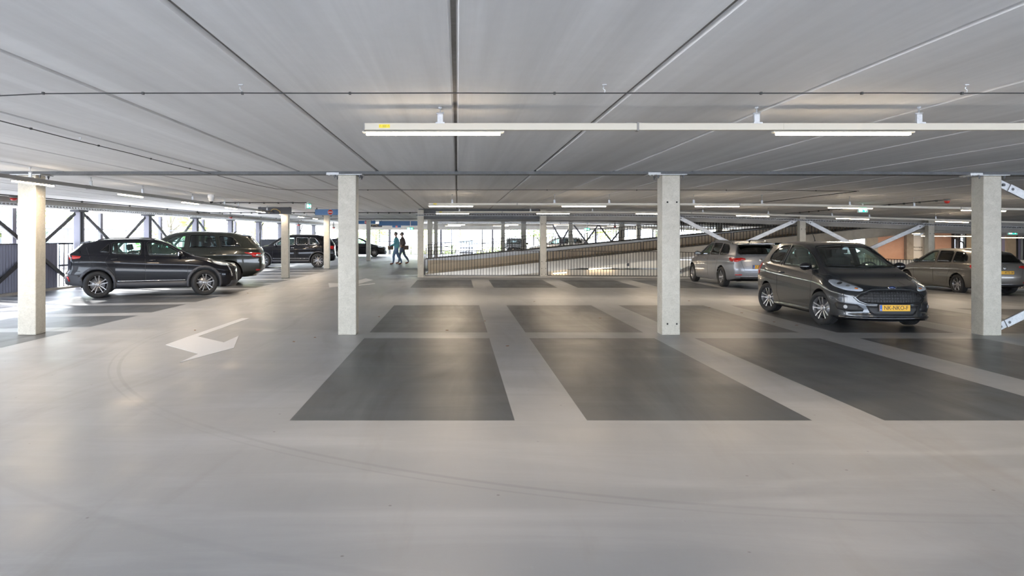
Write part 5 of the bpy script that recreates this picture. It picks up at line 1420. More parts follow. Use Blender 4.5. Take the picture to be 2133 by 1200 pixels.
alarm('farthest red alarm lamp, just left of the large left-of-centre column', X_(695, 56), 56, Z_(474.5, 56), .10)
alarm('tiny red alarm lamp seen over the upper ramp', X_(1281, 46), 46, Z_(472, 46), .08)
t = thing('camera_dome', 'white security camera dome hanging from the ceiling above the dark SUVs', 'camera', (X_(440, 18.6), 18.6, Z_(421, 18.6)))
mb = MB(); mb.lathe([(0, -.0), (.04, .01), (.065, .05), (.07, .10), (.085, .11), (.085, .19), (0, .19)], n=24); mb.box(-.02, .02, -.02, .02, .18, CZ-Z_(421, 18.6)); mb.build('housing', M['signwhite'], t)
mb = MB(); mb.lathe([(0, -.035), (.03, -.028), (.05, .0), (.045, .02), (0, .02)], n=20); mb.build('lens_cover', M['blackgloss'], t)

# ---- floor arrows
def floor_poly(name, label, pts, mat, cat='road marking', th=.003):
    q = [(X_(px, fy(py)), fy(py)) for px, py in pts]
    mb = MB(); mb.prism(q, TR(0, 0, .0005), th); o = mb.build(name, mat); tag(o, label, cat); return o
sc4 = lambda L: [(320+x/4, 600+y/4) for x, y in L]
floor_poly('painted_arrow', 'large white painted arrow on the floor left of centre', sc4([(735, 252), (800, 252), (370, 405), (585, 455), (708, 400), (668, 500), (215, 622), (372, 550), (100, 474), (300, 402)]), M['white'])
floor_poly('painted_arrow', 'far white painted arrow partly hidden by the large left-of-centre column', [(684, 590), (705, 590.3), (730, 588), (755, 582), (762, 580), (777.5, 583.5), (745, 592), (715, 596), (686, 599)], M['white'])
floor_poly('painted_line', 'faint pale line along the front edge of the lane beyond the far arrow', [(735, 594.5), (780, 590.0), (782, 591.4), (738, 596.5)], M['white'])

# ---- left facade
FY = [4.1, 8.9, 13.6, 18.4, 23.2, 28.0, 32.7, 37.3, 42.0, 46.6, 51.3, 56.0, 60.7]
for i, y in enumerate(FY):
    x = fac_x(y); t = thing('facade_column', 'dark steel facade column on the left side, %s from the camera' % ('first','second','third','fourth','fifth','sixth','seventh','eighth','ninth','tenth','eleventh','twelfth','thirteenth')[i], 'column', (x, y, 0))
    mb = MB(); mb.box(-.10, .10, -.12, .12, 0, 2.40, .004); mb.box(-.14, .14, -.015, .015, 0, 2.40)
    mb.build('shaft', M['post_grey'], t)
    mb = MB(); mb.box(.10, .118, -.13, .13, 0, 2.40); mb.build('inner_flange', M['dark_steel'], t)
    mb = MB(); mb.box(-.13, .16, -.16, .16, 0, .014); mb.build('base_plate', M['galv'], t)
    mb = MB(); mb.box(-.13, .16, -.30, .30, 2.34, 2.40); mb.build('head_plate', M['dark_steel'], t)
    # slimmer outer mullion between the columns
    y2 = y+2.4; x2 = fac_x(y2)-.55
    mb = MB(); mb.box(x2-.05, x2+.05, y2-.09, y2+.09, -.55, 2.38); o = mb.build('outer_mullion', M['post_grey']); tag(o, 'grey outer post of the left facade behind the %s facade column' % ('first','second','third','fourth','fifth','sixth','seventh','eighth','ninth','tenth','eleventh','twelfth','thirteenth')[i], 'post')
for i in range(2, 7):
    ya, yb_ = FY[i]+.32, FY[i+1]-.32; xa, xb2 = fac_x(ya)+.0, fac_x(yb_); ORD = ('first', 'second', 'third', 'fourth', 'fifth')[i-2]
    for k, (za, zb_) in enumerate(((2.28, .12), (.12, 2.28))):
        if i >= 6 and k == 1: continue
        p0 = (xa+k*.06, ya, za); p1 = (xb2+k*.06, yb_, zb_); d = (Vector(p1)-Vector(p0)).normalized()
        hollow_brace('facade_brace', 'dark steel facade diagonal %s away from the camera, %s braced bay' % ('falling' if k == 0 else 'rising', ORD), p0, p1, .11, .05, M['dark_steel'], bolts=False, up=Vector((1, 0, 0)).cross(d))
def wall_strip(name, label, x_off, w, z0, z1, y0, y1, mat, cat='wall', kind='structure'):
    mb = MB(); q = []
    for y in (y0, y1): q += [(fac_x(y)+x_off, y, z0), (fac_x(y)+x_off+w, y, z0), (fac_x(y)+x_off+w, y, z1), (fac_x(y)+x_off, y, z1)]
    mb._pts(q, [(0, 1, 2, 3), (7, 6, 5, 4), (0, 4, 5, 1), (1, 5, 6, 2), (2, 6, 7, 3), (3, 7, 4, 0)]); o = mb.build(name, mat); tag(o, label, cat, kind=kind); return o
wall_strip('trim_1', 'concrete edge beam above the left facade', -.25, .35, 2.40, 2.66, YN, YF, M['conc'])
wall_strip('trim_2', 'low kerb at the foot of the left facade', -.22, .30, -.05, .06, YN, YF, M['conc'])
cable_tray('cable_tray', 'perforated cable tray along the top of the left facade', (fac_x(8)+.38, 8, 2.40), (fac_x(60)+.38, 60, 2.40), .20, .06, False, .16)
wire('facade_conduit', 'thin dark conduit under the ceiling beside the facade tray', [(fac_x(y)+.75, y, CZ-.02) for y in (9, 20, 30, 45, 58)], .014, [(fac_x(y)+.75, y, CZ-.02) for y in range(10, 50, 3)])
# corrugated infill panels and hand rails between the columns
def corr(y0, y1, z0, z1, xo, lab, mat, pitch=.12):
    t = thing('corrugated_panel', lab, 'panel', (fac_x(y0)+xo, y0, z0)); mb = MB(); n = int((y1-y0)/pitch)*4; prof = [0, .0, .045, .045]; prev = None
    for i in range(n+1):
        y = y0+(y1-y0)*i/n; x = fac_x(y)+xo+prof[i % 4]; dy = 0 if i % 4 in (0, 2) else -.008
        q = [mb.bm.verts.new((x, y+dy, z0)), mb.bm.verts.new((x, y+dy, z1)), mb.bm.verts.new((x-.006, y+dy, z1)), mb.bm.verts.new((x-.006, y+dy, z0))]
        if prev:
            for j in range(4): mb.bm.faces.new((prev[j], q[j], q[(j+1) % 4], prev[(j+1) % 4]))
        prev = q
    mb.build('sheet', mat, t, world=True)
    mb = MB(); mb.bar((fac_x(y0)+xo+.02, y0-.05, z1+.012), (fac_x(y1)+xo+.02, y1+.05, z1+.012), .06, .03); mb.build('capping_rail', M['dark_steel'], t, world=True)
    return t
M['corr'] = plain('violet_grey_sheet', (.17, .18, .24), .45, .4)
pn = [(13.9, 17.9, 'first'), (18.7, 22.2, 'second'), (37.7, 41.6, 'third'), (42.4, 46.2, 'fourth'), (47, 50.9, 'fifth'), (51.7, 55.6, 'sixth')]
for a, b, nm in pn: corr(a, b, .05, 1.36, -.12, 'violet grey corrugated parapet panel of the left facade, %s from the camera' % nm, M['corr'])
def handrail(y0, y1, lab, zs=(1.36, .70)):
    t = thing('facade_handrail', lab, 'railing', (fac_x(y0)-.1, y0, zs[0]))
    for z in zs:
        mb = MB(); mb.tube([(fac_x(y0)-.08, y0, z), (fac_x(y1)-.08, y1, z)], .028, 8); mb.build('rail', M['dark_steel'], t, world=True)
    for y in [y0+.02+(y1-y0-.04)*k/3 for k in range(4)]:
        mb = MB(); mb.tube([(fac_x(y)-.08, y, .05), (fac_x(y)-.08, y, zs[0])], .016, 6); mb.build('post', M['dark_steel'], t, world=True)
for a, b, nm in ((22.25, 23.0, 'before the fifth facade column'), (23.4, 27.8, 'behind the black crossover'), (28.3, 32.5, 'behind the dark green SUV'), (33, 37.1, 'right of the dark green SUV'), (56.3, 60.5, 'at the far end')):
    handrail(a, b, 'dark handrail of the left facade, '+nm)
# rainwater pipes with a bent head
for i, y in enumerate((41.3, 50.6, 55.4)):
    x = fac_x(y)+.28; mb = MB(); mb.tube([(x-.0, y+.9, 2.33), (x, y+.5, 2.16), (x, y+.15, 1.86), (x, y, 1.72), (x, y, .02)], .030, 10); o = mb.build('rain_pipe', M['post_grey']); tag(o, 'grey rainwater pipe with a bent top at the left facade, %s from the camera' % ('nearest', 'middle', 'farthest')[i], 'pipe')

# ---- far facade
yf = YF
strip('trim_3', 'concrete header above the far openings', 'beam', yf-.1, yf+.25, 2.10, 2.66, fac_x(yf), XR, M['conc'], kind='structure', flat=True)
strip('trim_4', 'low kerb under the far openings', 'kerb', yf-.05, yf+.2, -.6, .05, fac_x(yf), XR, M['conc'], kind='structure', flat=True)
for i, (px, w_, mt, z1, lab) in enumerate(((790.5, .05, 'dark_steel', 2.1, 'thin dark post of the far opening left of the walking people'), (811.5, .20, 'post_grey', 2.1, 'broad grey post of the far opening behind the walking people'), (833, .06, 'dark_steel', 2.1, 'thin post above the heads of the walking people'),
                       (856, .07, 'dark_steel', 1.08, 'short dark bollard at the far end of the lane'), (467/1+0, .0, '', 0, ''), (918.5, .16, 'post_grey', 2.1, 'grey post of the far opening left of the pale silver car'), (940.5, .06, 'dark_steel', 2.1, 'thin dark post left of the pale silver car'),
                       (1004.5, .07, 'dark_steel', 2.1, 'thin dark post right of the pale silver car'), (1026, .16, 'post_grey', 2.1, 'grey-brown post of the far opening between two parked cars'), (1112, .06, 'dark_steel', 2.1, 'thin dark post beside the second railing column'), (1153, .06, 'dark_steel', 2.1, 'thin dark post above the upper ramp'), (1241, .18, 'post_grey', 2.1, 'grey post between the braces above the upper ramp'), (1360, .1, 'dark_steel', 2.1, 'dark post beyond the ramps left of the large right-of-centre column'))):
    if not mt: continue
    x = X_(px, yf); mb = MB(); mb.box(x-w_/2, x+w_/2, yf, yf+.12, 0, z1, .004); tag(mb.build('far_post', M[mt]), lab, 'post')
def far_rail(px0, px1, pyt, pyb, lab, y=yf-.12):
    t = thing('far_guard_rail', lab, 'railing', (X_(px0, y), y, 0)); z = Z_(pyt, y); z2 = Z_(pyb, y)
    mb = MB(); mb.tube([(X_(px0, y), y, .02), (X_(px0, y), y, z-.06), (X_(px0, y)+.08, y, z), (X_(px1, y)-.08, y, z), (X_(px1, y), y, z-.06), (X_(px1, y), y, .02)], .03, 8); mb.build('frame', M['dark_steel'], t, world=True)
    mb = MB(); mb.tube([(X_(px0, y), y, z2), (X_(px1, y), y, z2)], .025, 8); mb.build('middle_rail', M['dark_steel'], t, world=True)
far_rail(787.5, 832, 502.5, 514, 'dark guard rail at the far end of the lane')
far_rail(899, 943, 505.5, 514, 'dark guard rail left of the pale silver car')
far_rail(1002, 1050, 507, 516, 'dark guard rail right of the pale silver car')
for i, (a, b) in enumerate(((1152, 1189), (1196, 1246), (1248, 1300))):
    ya = 46.8; xa, xb2 = X_(a, ya), X_(b, ya); xbrace(xa, xb2, ya, 2.25, 2.25, 'thin distant brace beyond the ramps, %s bay' % ('first', 'second', 'third')[i], .10, z0a=.2, z0b=.2, mat=M['post_grey'])

# ---- right end
def pane(n, px0, px1, y, mt, lab, z0=.2, z1=2.0):
    mb = MB(); mb.box(X_(px0, y), X_(px1, y), y, y+.03, z0, z1); tag(mb.build('window_%d' % n, mt), lab, 'window', kind='structure')
pane(1, 2087, 2098, 47.2, M['lavender'], 'lavender perforated window screen beside the right-edge column', -.8, 1.75)
pane(2, 2121, 2131, 47.2, M['lavender'], 'lavender perforated window screen at the right edge', -.8, 1.75)
pane(3, 1989, 1994, 47.2, M['lens'], 'glass door leaf at the right far end', -.8, 1.75)
wallbox('wall_right', 'concrete wall closing the right side', XR, XR+.3, YN, YF, -1.6, 2.7, M['conc_warm'])
yp = 47.0
def wb(px0, px1, y, mat, lab, z0=-1.3, z1=2.3, th=.2, name='wall_panel'):
    mb = MB(); mb.box(X_(px0, y), X_(px1, y), y, y+th, z0, z1); o = mb.build(name, mat); tag(o, lab, 'wall'); return o
wb(1805, 1829, 47.3, M['conc'], 'pale wall panel at the right far end, left of the reddish wall')
wb(1829, 1889, 47.3, M['conc_pink'], 'reddish wall between the hatchback roof and the grey pillar')
wb(1889, 1903, 47.0, M['conc_dark'], 'grey pillar left of the lit notice panel', th=.5)
wb(1927, 1934, 47.1, M['conc'], 'narrow pale wall right of the lit notice panel')
wb(1948, 1986, 47.3, M['conc_pink'], 'reddish wall left of the glass doors')
npan = wb(1903, 1927, 47.5, M['signwhite'], 'pale lit notice panel with two lines of dark lettering', z0=-.8, z1=1.62, th=.05, name='notice_panel'); npan['category'] = 'sign'
mb = MB()
for k, (tx, sz) in enumerate((('Bevestiging', .125), ('Noordzijde', .115))): text_mesh(mb, tx, sz, TR(X_(1914, 47.4), 47.49, Z_(515+k*6.5, 47.4)) @ rotm('X', 90), .003)
mb.build('lettering', M['ink'], npan, recalc=False)
wb(2013, 2040, 47.2, M['conc_warm'], 'sandy wall piece hidden mostly by the right-edge column'); wb(2040, 2087, 47.2, M['conc'], 'grey wall piece behind the right-edge column'); wb(2140, 2400, 47.2, M['conc'], 'grey wall outside the right edge of the picture')
wb(1986, 1989, 47.1, M['dark_steel'], 'dark frame left of the glass doors'); wb(1994, 1997, 47.1, M['post_grey'], 'pale frame of the glass doors'); wb(1997.5, 2001, 47.1, M['dark_steel'], 'dark frame right of the glass doors')
wb(2010, 2013, 47.1, M['dark_steel'], 'thin dark frame before the yellow-green window'); wb(2098, 2119, 47.0, M['conc_warm'], 'sandy pillar right of the right-edge column'); wb(2119, 2121, 46.9, M['dark_steel'], 'dark window frame at the right edge')
wb(2131, 2140, 46.9, M['dark_steel'], 'dark upright at the right edge of the picture')
mb = MB(); x = X_(2004, 46.9); z1 = Z_(495, 46.9); mb.tube([(x-.55, 46.8, z1+.02), (x, 46.8, z1-.32), (x+.02, 46.8, z1-.45), (x+.02, 46.8, -1)], .05, 8); tag(mb.build('rain_pipe', M['dark_steel']), 'bent dark pipe in front of the yellow-green window at the right', 'pipe')
for i, (x, y, l, rz) in enumerate(((X_(1864, 43), 43, 1.0, 0), (X_(1890, 41), 41, 2.6, .55), (X_(1932, 44), 44, .7, 0), (X_(1800, 38), 38, 1.6, .5), (X_(1972, 44), 44, 3.0, 0), (X_(2110, 42), 42, 2.4, 0), (X_(2024, 42), 42, 2, 0))):
    z = CZ+sag(x, y)-.28; a = Vector((x-l/2*math.cos(rz), y-l/2*math.sin(rz), z)); b = Vector((x+l/2*math.cos(rz), y+l/2*math.sin(rz), z))
    t = thing('strip_lamp', 'short warm strip lamp under the far right ceiling, %s from the left' % ('second', 'third', 'fourth', 'first', 'fifth', 'last', 'sixth')[i], 'lamp', (a+b)/2)
    mb = MB(); mb.bar(a, b, .06, .04); mb.build('housing', M['rail_white'], t, world=True)
    mb = MB(); mb.bar(a-Vector((0, 0, .03)), b-Vector((0, 0, .03)), .04, .024); mb.build('tube_diffuser', M['lamp'], t, world=True)
    mb = MB()
    for e in (a.lerp(b, .15), a.lerp(b, .85)): mb.tube([e, e+Vector((0, 0, .30))], .006, 5)
    mb.build('hanger', M['galv'], t, world=True)
    L = bpy.data.lights.new('lamp_light', 'AREA'); L.shape = 'RECTANGLE'; L.size = l; L.size_y = .05; L.energy = LAMP_W*1.8; L.color = (1, .74, .48)
    lo = bpy.data.objects.new('lamp_light', L); COL.objects.link(lo); lo.parent = t; lo.location = (0, 0, -.045); lo.rotation_euler = (0, 0, rz)

# ================================================================== cars
hatch, pjh = make_car(HATCH, 'dark grey metallic three-door hatchback with yellow plate reading NK-NKO-F', (7.36, 14.40, 0), -PI/2-.012, M['hatch_paint'], M['alloy'], 'ten')
def place(P, xr, yr, heading, ks=1.0):
    """origin such that the rear axle centre is at xr, yr"""
    d = P['xr']-P['cx']; return (xr-d*ks*math.cos(heading), yr-d*ks*math.sin(heading))
# black crossover, nose toward the lane
def near_side(P, x, y, hd, side):        # contact point of a near-side rear wheel -> axle centre
    tr = (P['HW']-.10)
    return x-side*tr*math.cos(hd+PI/2), y-side*tr*math.sin(hd+PI/2)
hd = math.radians(19.5); ax = near_side(CROSS, -9.24, 18.97, hd, -1); loc = place(CROSS, ax[0], ax[1], hd)
make_car(CROSS, 'black compact crossover with two-tone wheels parked nose to the lane', (*loc, 0), hd, M['black_paint'], M['alloy'], 'ten')
hd = math.radians(180+13)
loc = place(SUV, -7.62, 24.9, hd)
make_car(SUV, 'large dark green SUV behind the black crossover, tail toward the lane', (*loc, 0), hd, M['green_paint'], M['alloy'], 'ten')
hd = math.radians(180+11); ax = near_side(MIDSUV, -6.98, 37.0, hd, 1); loc = place(MIDSUV, ax[0], ax[1], hd)
make_car(MIDSUV, 'black family SUV with chrome window trim behind the slim lane column', (*loc, 0), hd, M['black_paint'], M['alloy'], 'fivetwin')
FARC = spec(ESTATE, patches=ESTATE_P)
hd = math.radians(4); make_car(FARC, 'dark low car with bright wheels beyond the far lane column', (-7.72, 56.9, 0), hd, M['black_paint'], M['alloy'], 'ten')
EST1 = spec(ESTATE, patches=ESTATE_P, plates=[('rear', .67, 'X-867-T', 'LEFT')])
make_car(EST1, 'blue-grey estate car seen from behind, plate beginning X-867-T', (9.26, 23.75-.1+1.34, -.03), PI/2+.022, M['silver_paint'], M['alloy'], 'five')
EST2 = spec(ESTATE, patches=ESTATE_P, rails=None, spoiler=None, plates=[('rear', .74, '-KTS-38', 'RIGHT')], tw=1.5)
ex, ey = 17.07, 25.35
e2, _ = make_car(EST2, 'grey-brown estate car behind the right-edge column, plate ending KTS-38', (ex, ey, sag(ex, ey)), PI/2, M['bronze_paint'], M['alloy'], 'turbine')
e2.rotation_euler = (0, -math.atan(.0)*1, PI/2); 
FSUV = spec(MIDSUV, trim=M['black'])
make_car(FSUV, 'pale silver car parked outside beyond the far opening, facing the camera', (X_(971, 74), 74, -.48), -PI/2, M['white_paint'], M['alloy'], 'five', kscale=1.12)
make_car(spec(ESTATE, patches=ESTATE_P, rails=None), 'dark car with green-tinted windscreen beyond the ramps, facing the camera', (X_(1069, 60), 58.5, -.05), -PI/2, M['black_paint'], M['alloy'], 'five')
make_car(spec(ESTATE, patches=ESTATE_P), 'pale car half hidden by the upper ramp railing, side on', (X_(1166, 56), 56.5, .0), PI, M['white_paint'], M['alloy'], 'five')
# ---- badge on the hatchback nose
mb = MB(); h, n = pjh.hit((4, 0, .722), (-1, 0, 0)); n = (n+Vector((1.2, 0, 0))).normalized(); 
up = Vector((0, 0, 1)); nx = n.normalized(); yy = Vector((0, 1, 0)); zz = nx.cross(yy).normalized()
Mb = Matrix((yy, zz, nx)).transposed().to_4x4(); Mb.translation = h+nx*.006-Vector((HATCH['cx'], 0, 0))
mb.lathe([(0, .004), (.055, .004), (.058, .0), (0, -.004)], Mb @ Matrix.Diagonal((1.25, .5, 1, 1)), 28); bd = mb.build('badge', M['chrome'], hatch)
mb = MB(); mb.lathe([(0, .0055), (.047, .0055), (.047, .003), (0, .003)], Mb @ Matrix.Diagonal((1.28, .46, 1, 1)), 28); mb.build('badge_field', plain('dark_blue_enamel', (.02, .04, .13), .2, coat=1), bd)
# grille mesh, lamps inside the headlamps, fog lamps, wipers
mb = MB()
for k in range(4):
    z = .475+k*.046; wy = .50-.045*abs(k-1.2)-(.09 if k == 3 else 0)
    pjh.line(mb, [(4, -wy, z), (4, wy, z)], (-1, 0, 0), .006, .006, 5, .05)
for k in range(-10, 11):
    y = k*.046; top = .66-.0*abs(y)-.20*max(0, abs(y)-.28)
    pjh.line(mb, [(4, y, .455+.10*max(0, abs(y)-.38)), (4, y, top)], (-1, 0, 0), .004, .007, 4, .04)
mb.bm.transform(TR(-HATCH['cx'], 0, 0)); mb.build('grille_mesh', M['black'], hatch)
for s in (1, -1):
    for (x, y, z, r, mt, nm) in ((3.50, .68, .765, .040, 'alloy_dark', 'headlamp_projector'), (3.62, .59, .725, .030, 'alloy', 'headlamp_projector'), (3.73, .50, .69, .026, 'amber', 'indicator_lamp'), (3.66, .655, .385, .030, 'alloy', 'fog_lamp')):
        h, n = pjh.hit((x, s*y, z), (-1, -s*.7, -.1) if nm != 'fog_lamp' else (-1, -s*.5, 0))
        Mx = n.to_track_quat('Z', 'Y').to_matrix().to_4x4(); Mx.translation = h+n*.008-Vector((HATCH['cx'], 0, 0))
        mb = MB(); mb.lathe([(0, .010), (r*.5, .009), (r*.82, .004), (r, .010), (r*1.1, .004), (r*1.1, -.004), (0, -.004)], Mx, 24); o = mb.build(nm, M[mt], hatch)
mb = MB(); pjh.line(mb, [(4, -.05, 1.03), (4, .45, 1.045)], (-1, 0, 0), .007, .012, 5, .05); pjh.line(mb, [(4, -.55, 1.05), (4, -.10, 1.04)], (-1, 0, 0), .007, .012, 5, .05)
mb.bm.transform(TR(-HATCH['cx'], 0, 0)); mb.build('wiper', M['black'], hatch)

# ================================================================== people
def person(name, label, loc, rz, J, jacket, trousers, shoes, hair, bag=None):
    t = thing(name, label, 'person', loc, rz)
    V = J['v']; E = J['e']; R = J['r']
    me = bpy.data.meshes.new('sk'); me.from_pydata(V, E, []); o = bpy.data.objects.new('body', me); COL.objects.link(o)
    sm = o.modifiers.new('s', 'SKIN'); sm.use_smooth_shade = True
    for i, v in enumerate(me.skin_vertices[0].data): v.radius = R[i]; v.use_root = (i == 0)
    ss = o.modifiers.new('u', 'SUBSURF'); ss.levels = 2; ss.render_levels = 2
    dg = bpy.context.evaluated_depsgraph_get(); dg.update(); m2 = bpy.data.meshes.new_from_object(o.evaluated_get(dg))
    bpy.data.objects.remove(o)
    hb = bmesh.new(); hb.from_mesh(m2); q = bmesh.new(); bmesh.ops.create_icosphere(q, subdivisions=4, radius=1); hc0 = Vector(J['head'])
    for v in q.verts:
        c = v.co.copy(); lo = max(0, -c.z)
        c.x *= .098*(1-.10*lo)*(1 if c.x > 0 else 1.05); c.y *= .077*(1-.28*lo); c.z *= .125
        if v.co.x > .75 and abs(v.co.y) < .28 and -.35 < v.co.z < .12: c.x += .022*(1-abs(v.co.y)/.28)*(1-abs(v.co.z+.12)/.25 if abs(v.co.z+.12) < .25 else 0)
        if v.co.x > .6 and .05 < v.co.z < .3 and abs(v.co.y) > .2: c.x -= .008
        v.co = hc0+c
    mp_ = {}
    for v in q.verts: mp_[v] = hb.verts.new(v.co)
    for f in q.faces: hb.faces.new([mp_[v] for v in f.verts])
    hb.to_mesh(m2); hb.free(); q.free()
    ms = [M['skin'], jacket, trousers, shoes]; m2.materials.clear()
    for m in ms: m2.materials.append(m)
    hx = J['head']
    for p in m2.polygons:
        c = p.center; p.use_smooth = True
        if c.z < .10: p.material_index = 3
        elif c.z < .92: p.material_index = 2
        elif c.z < 1.50: p.material_index = 1
        else: p.material_index = 0
        for h in J['hands']:
            if (c-Vector(h)).length < .085: p.material_index = 0
    b = bpy.data.objects.new('body', m2); COL.objects.link(b); b.parent = t
    # head details
    hc = Vector(J['head'])
    mb = MB(); q = bmesh.new(); bmesh.ops.create_icosphere(q, subdivisions=3, radius=1)
    for v in q.verts: v.co = Vector((v.co.x*.106, v.co.y*.084, v.co.z*.112))+hc+Vector((-.010, 0, .026))
    geom = [v for v in q.verts if v.co.x > hc.x+.040 and v.co.z < hc.z+.075 or v.co.x > hc.x-.02 and v.co.z < hc.z+.02 or v.co.z < hc.z-.06]
    bmesh.ops.delete(q, geom=geom, context='VERTS'); mb.merge(q); mb.build('hair', hair, t, recalc=False, smooth=True)
    mb = MB(); mb.tube([hc+Vector((.090, 0, .02)), hc+Vector((.110, 0, -.018)), hc+Vector((.095, 0, -.026))], [.006, .011, .008], 6); mb.build('nose', M['skin'], t)
    for s in (-1, 1):
        mb = MB(); mb.lathe([(0, .006), (.012, .004), (.014, -.004), (0, -.006)], Matrix.Translation(hc+Vector((.084, s*.030, .022))) @ rotm('Y', 90), 10); mb.build('eye', M['black'], t)
        mb = MB(); mb.tube([hc+Vector((.0, s*.080, .035)), hc+Vector((-.012, s*.092, .015)), hc+Vector((.0, s*.080, -.02))], .010, 6); mb.build('ear', M['skin'], t)
    mb = MB(); mb.tube([hc+Vector((.080, -.020, -.055)), hc+Vector((.086, 0, -.055)), hc+Vector((.080, .020, -.055))], .005, 5); mb.build('mouth', plain('lips', (.35, .12, .10), .6), t)
    return t
M['skin'] = plain('skin', (.55, .34, .25), .6); M['teal'] = plain('teal_jacket_cloth', (.15, .42, .47), .85); M['brownj'] = plain('dark_brown_jacket_cloth', (.12, .085, .075), .85)
M['jeans'] = plain('blue_denim', (.17, .27, .42), .85); M['jeans2'] = plain('grey_blue_denim', (.15, .18, .25), .85); M['shoe'] = plain('reddish_leather', (.24, .08, .04), .5)
M['hair'] = plain('grey_brown_hair', (.16, .13, .12), .8); M['leather'] = plain('brown_leather_bag', (.12, .06, .04), .5)
def joints(stride=.28, armf=.2, armb=-.2):
    v = [(0, 0, .98), (0, 0, 1.12), (.01, 0, 1.30), (.01, 0, 1.44), (.02, 0, 1.53), (.035, 0, 1.62)]      # pelvis..crown
    r = [(.17, .15), (.17, .14), (.185, .15), (.15, .11), (.058, .058), (.055, .055)]
    e = [(i, i+1) for i in range(5)]
    def add(p, rr, par): v.append(p); r.append(rr if isinstance(rr, tuple) else (rr, rr)); e.append((par, len(v)-1)); return len(v)-1
    hands = []
    for s, st in ((1, stride), (-1, -stride)):
        a = add((.01, s*.10, .86), .112, 0); k = add((st*.55+.05, s*.10, .50), .080, a); c = add((st*.8+ (0 if st > 0 else -.06), s*.10, .30), .068, k)
        an = add((st*1.0+(0 if st > 0 else -.10), s*.10, .09 if st > 0 else .13), .042, c)
        hl = add((st*1.0+.07+(0 if st > 0 else -.09), s*.105, .045), (.045, .038), an); add((st*1.0+.18+(0 if st > 0 else -.08), s*.115, .035), (.036, .03), hl)
    for s, ar in ((1, armf), (-1, armb)):
        sh = add((.01, s*.19, 1.42), .075, 3); el = add((ar*.35-.06, s*.235, 1.16), .060, sh); wr = add((ar*1.0+.06, s*.20, 1.02), .032, el)
        pm = add((ar*1.0+.13, s*.185, 1.0), (.030, .02), wr); hands.append(v[pm])
        for k, off in enumerate((-.030, -.010, .010, .030)):
            f1 = add((ar+.185, s*.185+off*.7, 1.0-.01+off*.2), .0095, pm); add((ar+.215, s*.18+off*.7, .975), .0085, f1)
        add((ar+.15, s*.15, 1.01), .011, pm)
    return dict(v=v, e=e, r=r, head=(.045, 0, 1.68), hands=hands)
J1 = joints(.17, .28, .20); J2 = joints(.22, -.05, -.12)
p1 = person('person', 'man in a teal jacket and jeans walking left, carrying a brown bag in front', (X_(826, 41), 41.0, 0), PI-.15, J1, M['teal'], M['jeans'], M['shoe'], M['hair'])
p2 = person('person', 'man in a dark brown jacket walking left just behind the man in teal', (X_(839, 42.3), 42.3, 0), PI-.10, J2, M['brownj'], M['jeans2'], M['shoe'], M['hair'])
def bagm(label, loc, rz, w, h):
    t = thing('shoulder_bag', label, 'bag', loc, rz); mb = MB(); mb.box(-w/2, w/2, -.06, .06, -h/2, h/2, .055, seg=4); mb.build('pouch', M['leather'], t)
    mb = MB(); mb.tube([(-w*.35, 0, h*.45), (-w*.2, 0, h*.45+.09), (w*.2, 0, h*.45+.09), (w*.35, 0, h*.45)], .011, 6); mb.build('handle', M['leather'], t)
c = wmat(p1) @ Vector((.34, 0, .93)); bagm('brown bag held by the man in teal', c, PI-.15, .30, .22)
c = wmat(p2) @ Vector((-.24, .27, .92)); bagm('brown bag hanging at the back of the man in brown', c, PI-.1, .30, .24)

# ================================================================== outside
mb = MB(); mb.box(-90, fac_x(20)-.9+.2, -20, 140, -.75, -.55); mb.box(-13, 60, 63.4, 140, -.75, -.55); mb.box(-13, 60, -60, -7.2, -.75, -.55); tag(mb.build('ground', M['asphalt']), 'pale paving outside the car park', 'ground', kind='structure')
mb = MB(); mb.box(-12, 40, 77.5, 95, -.6, -.5); tag(mb.build('lawn', M['grass']), 'strip of grass beyond the far opening', 'lawn', kind='structure')
def leaves(mb, c, rad, n, size, seed, flat=.75):
    R_ = random.Random(seed)
    for _ in range(n):
        while True:
            p = Vector((R_.uniform(-1, 1), R_.uniform(-1, 1), R_.uniform(-1, 1)))
            if p.length < 1 and p.length > .25: break
        p = Vector((c[0]+p.x*rad, c[1]+p.y*rad, c[2]+p.z*rad*flat))
        s = size*R_.uniform(.6, 1.3); e = Matrix.Rotation(R_.uniform(0, 6.28), 3, 'Z') @ Matrix.Rotation(R_.uniform(0, 3.14), 3, 'X')
        q = [p+e @ Vector(v) for v in ((-s, 0, 0), (0, -s*.5, .15*s), (s, 0, 0), (0, s*.5, .15*s))]
        f = mb.bm.faces.new([mb.bm.verts.new(v) for v in q])
def tree(label, x, y, h, r, mat, seed, n=900, z=-.55, size=.16, group=None):
    R_ = random.Random(seed); t = thing('tree', label, 'tree', (x, y, z), group=group)
    mb = MB(); mb.tube([(0, 0, 0), (.05, 0, h*.3), (0, .05, h*.6), (.05, 0, h*.85)], [.16, .13, .09, .04], 8)
    tips = []
    for k in range(9):
        a = R_.uniform(0, 6.28); z0 = h*R_.uniform(.22, .7); l = r*R_.uniform(.6, 1.0)
        tip = Vector((l*math.cos(a), l*math.sin(a), z0+h*R_.uniform(.1, .28))); mb.tube([(0, 0, z0), tip*.5+Vector((0, 0, z0*.5+.1)), tip], [.06, .04, .015], 6); tips.append(tip)
    mb.build('trunk', M['bark'], t)
    mb = MB()
    for tip in tips+[Vector((0, 0, h*.85)), Vector((0, 0, h*.7))]: leaves(mb, tip, r*.5, n//11, size, R_.random())
    mb.build('foliage', mat, t, recalc=False)
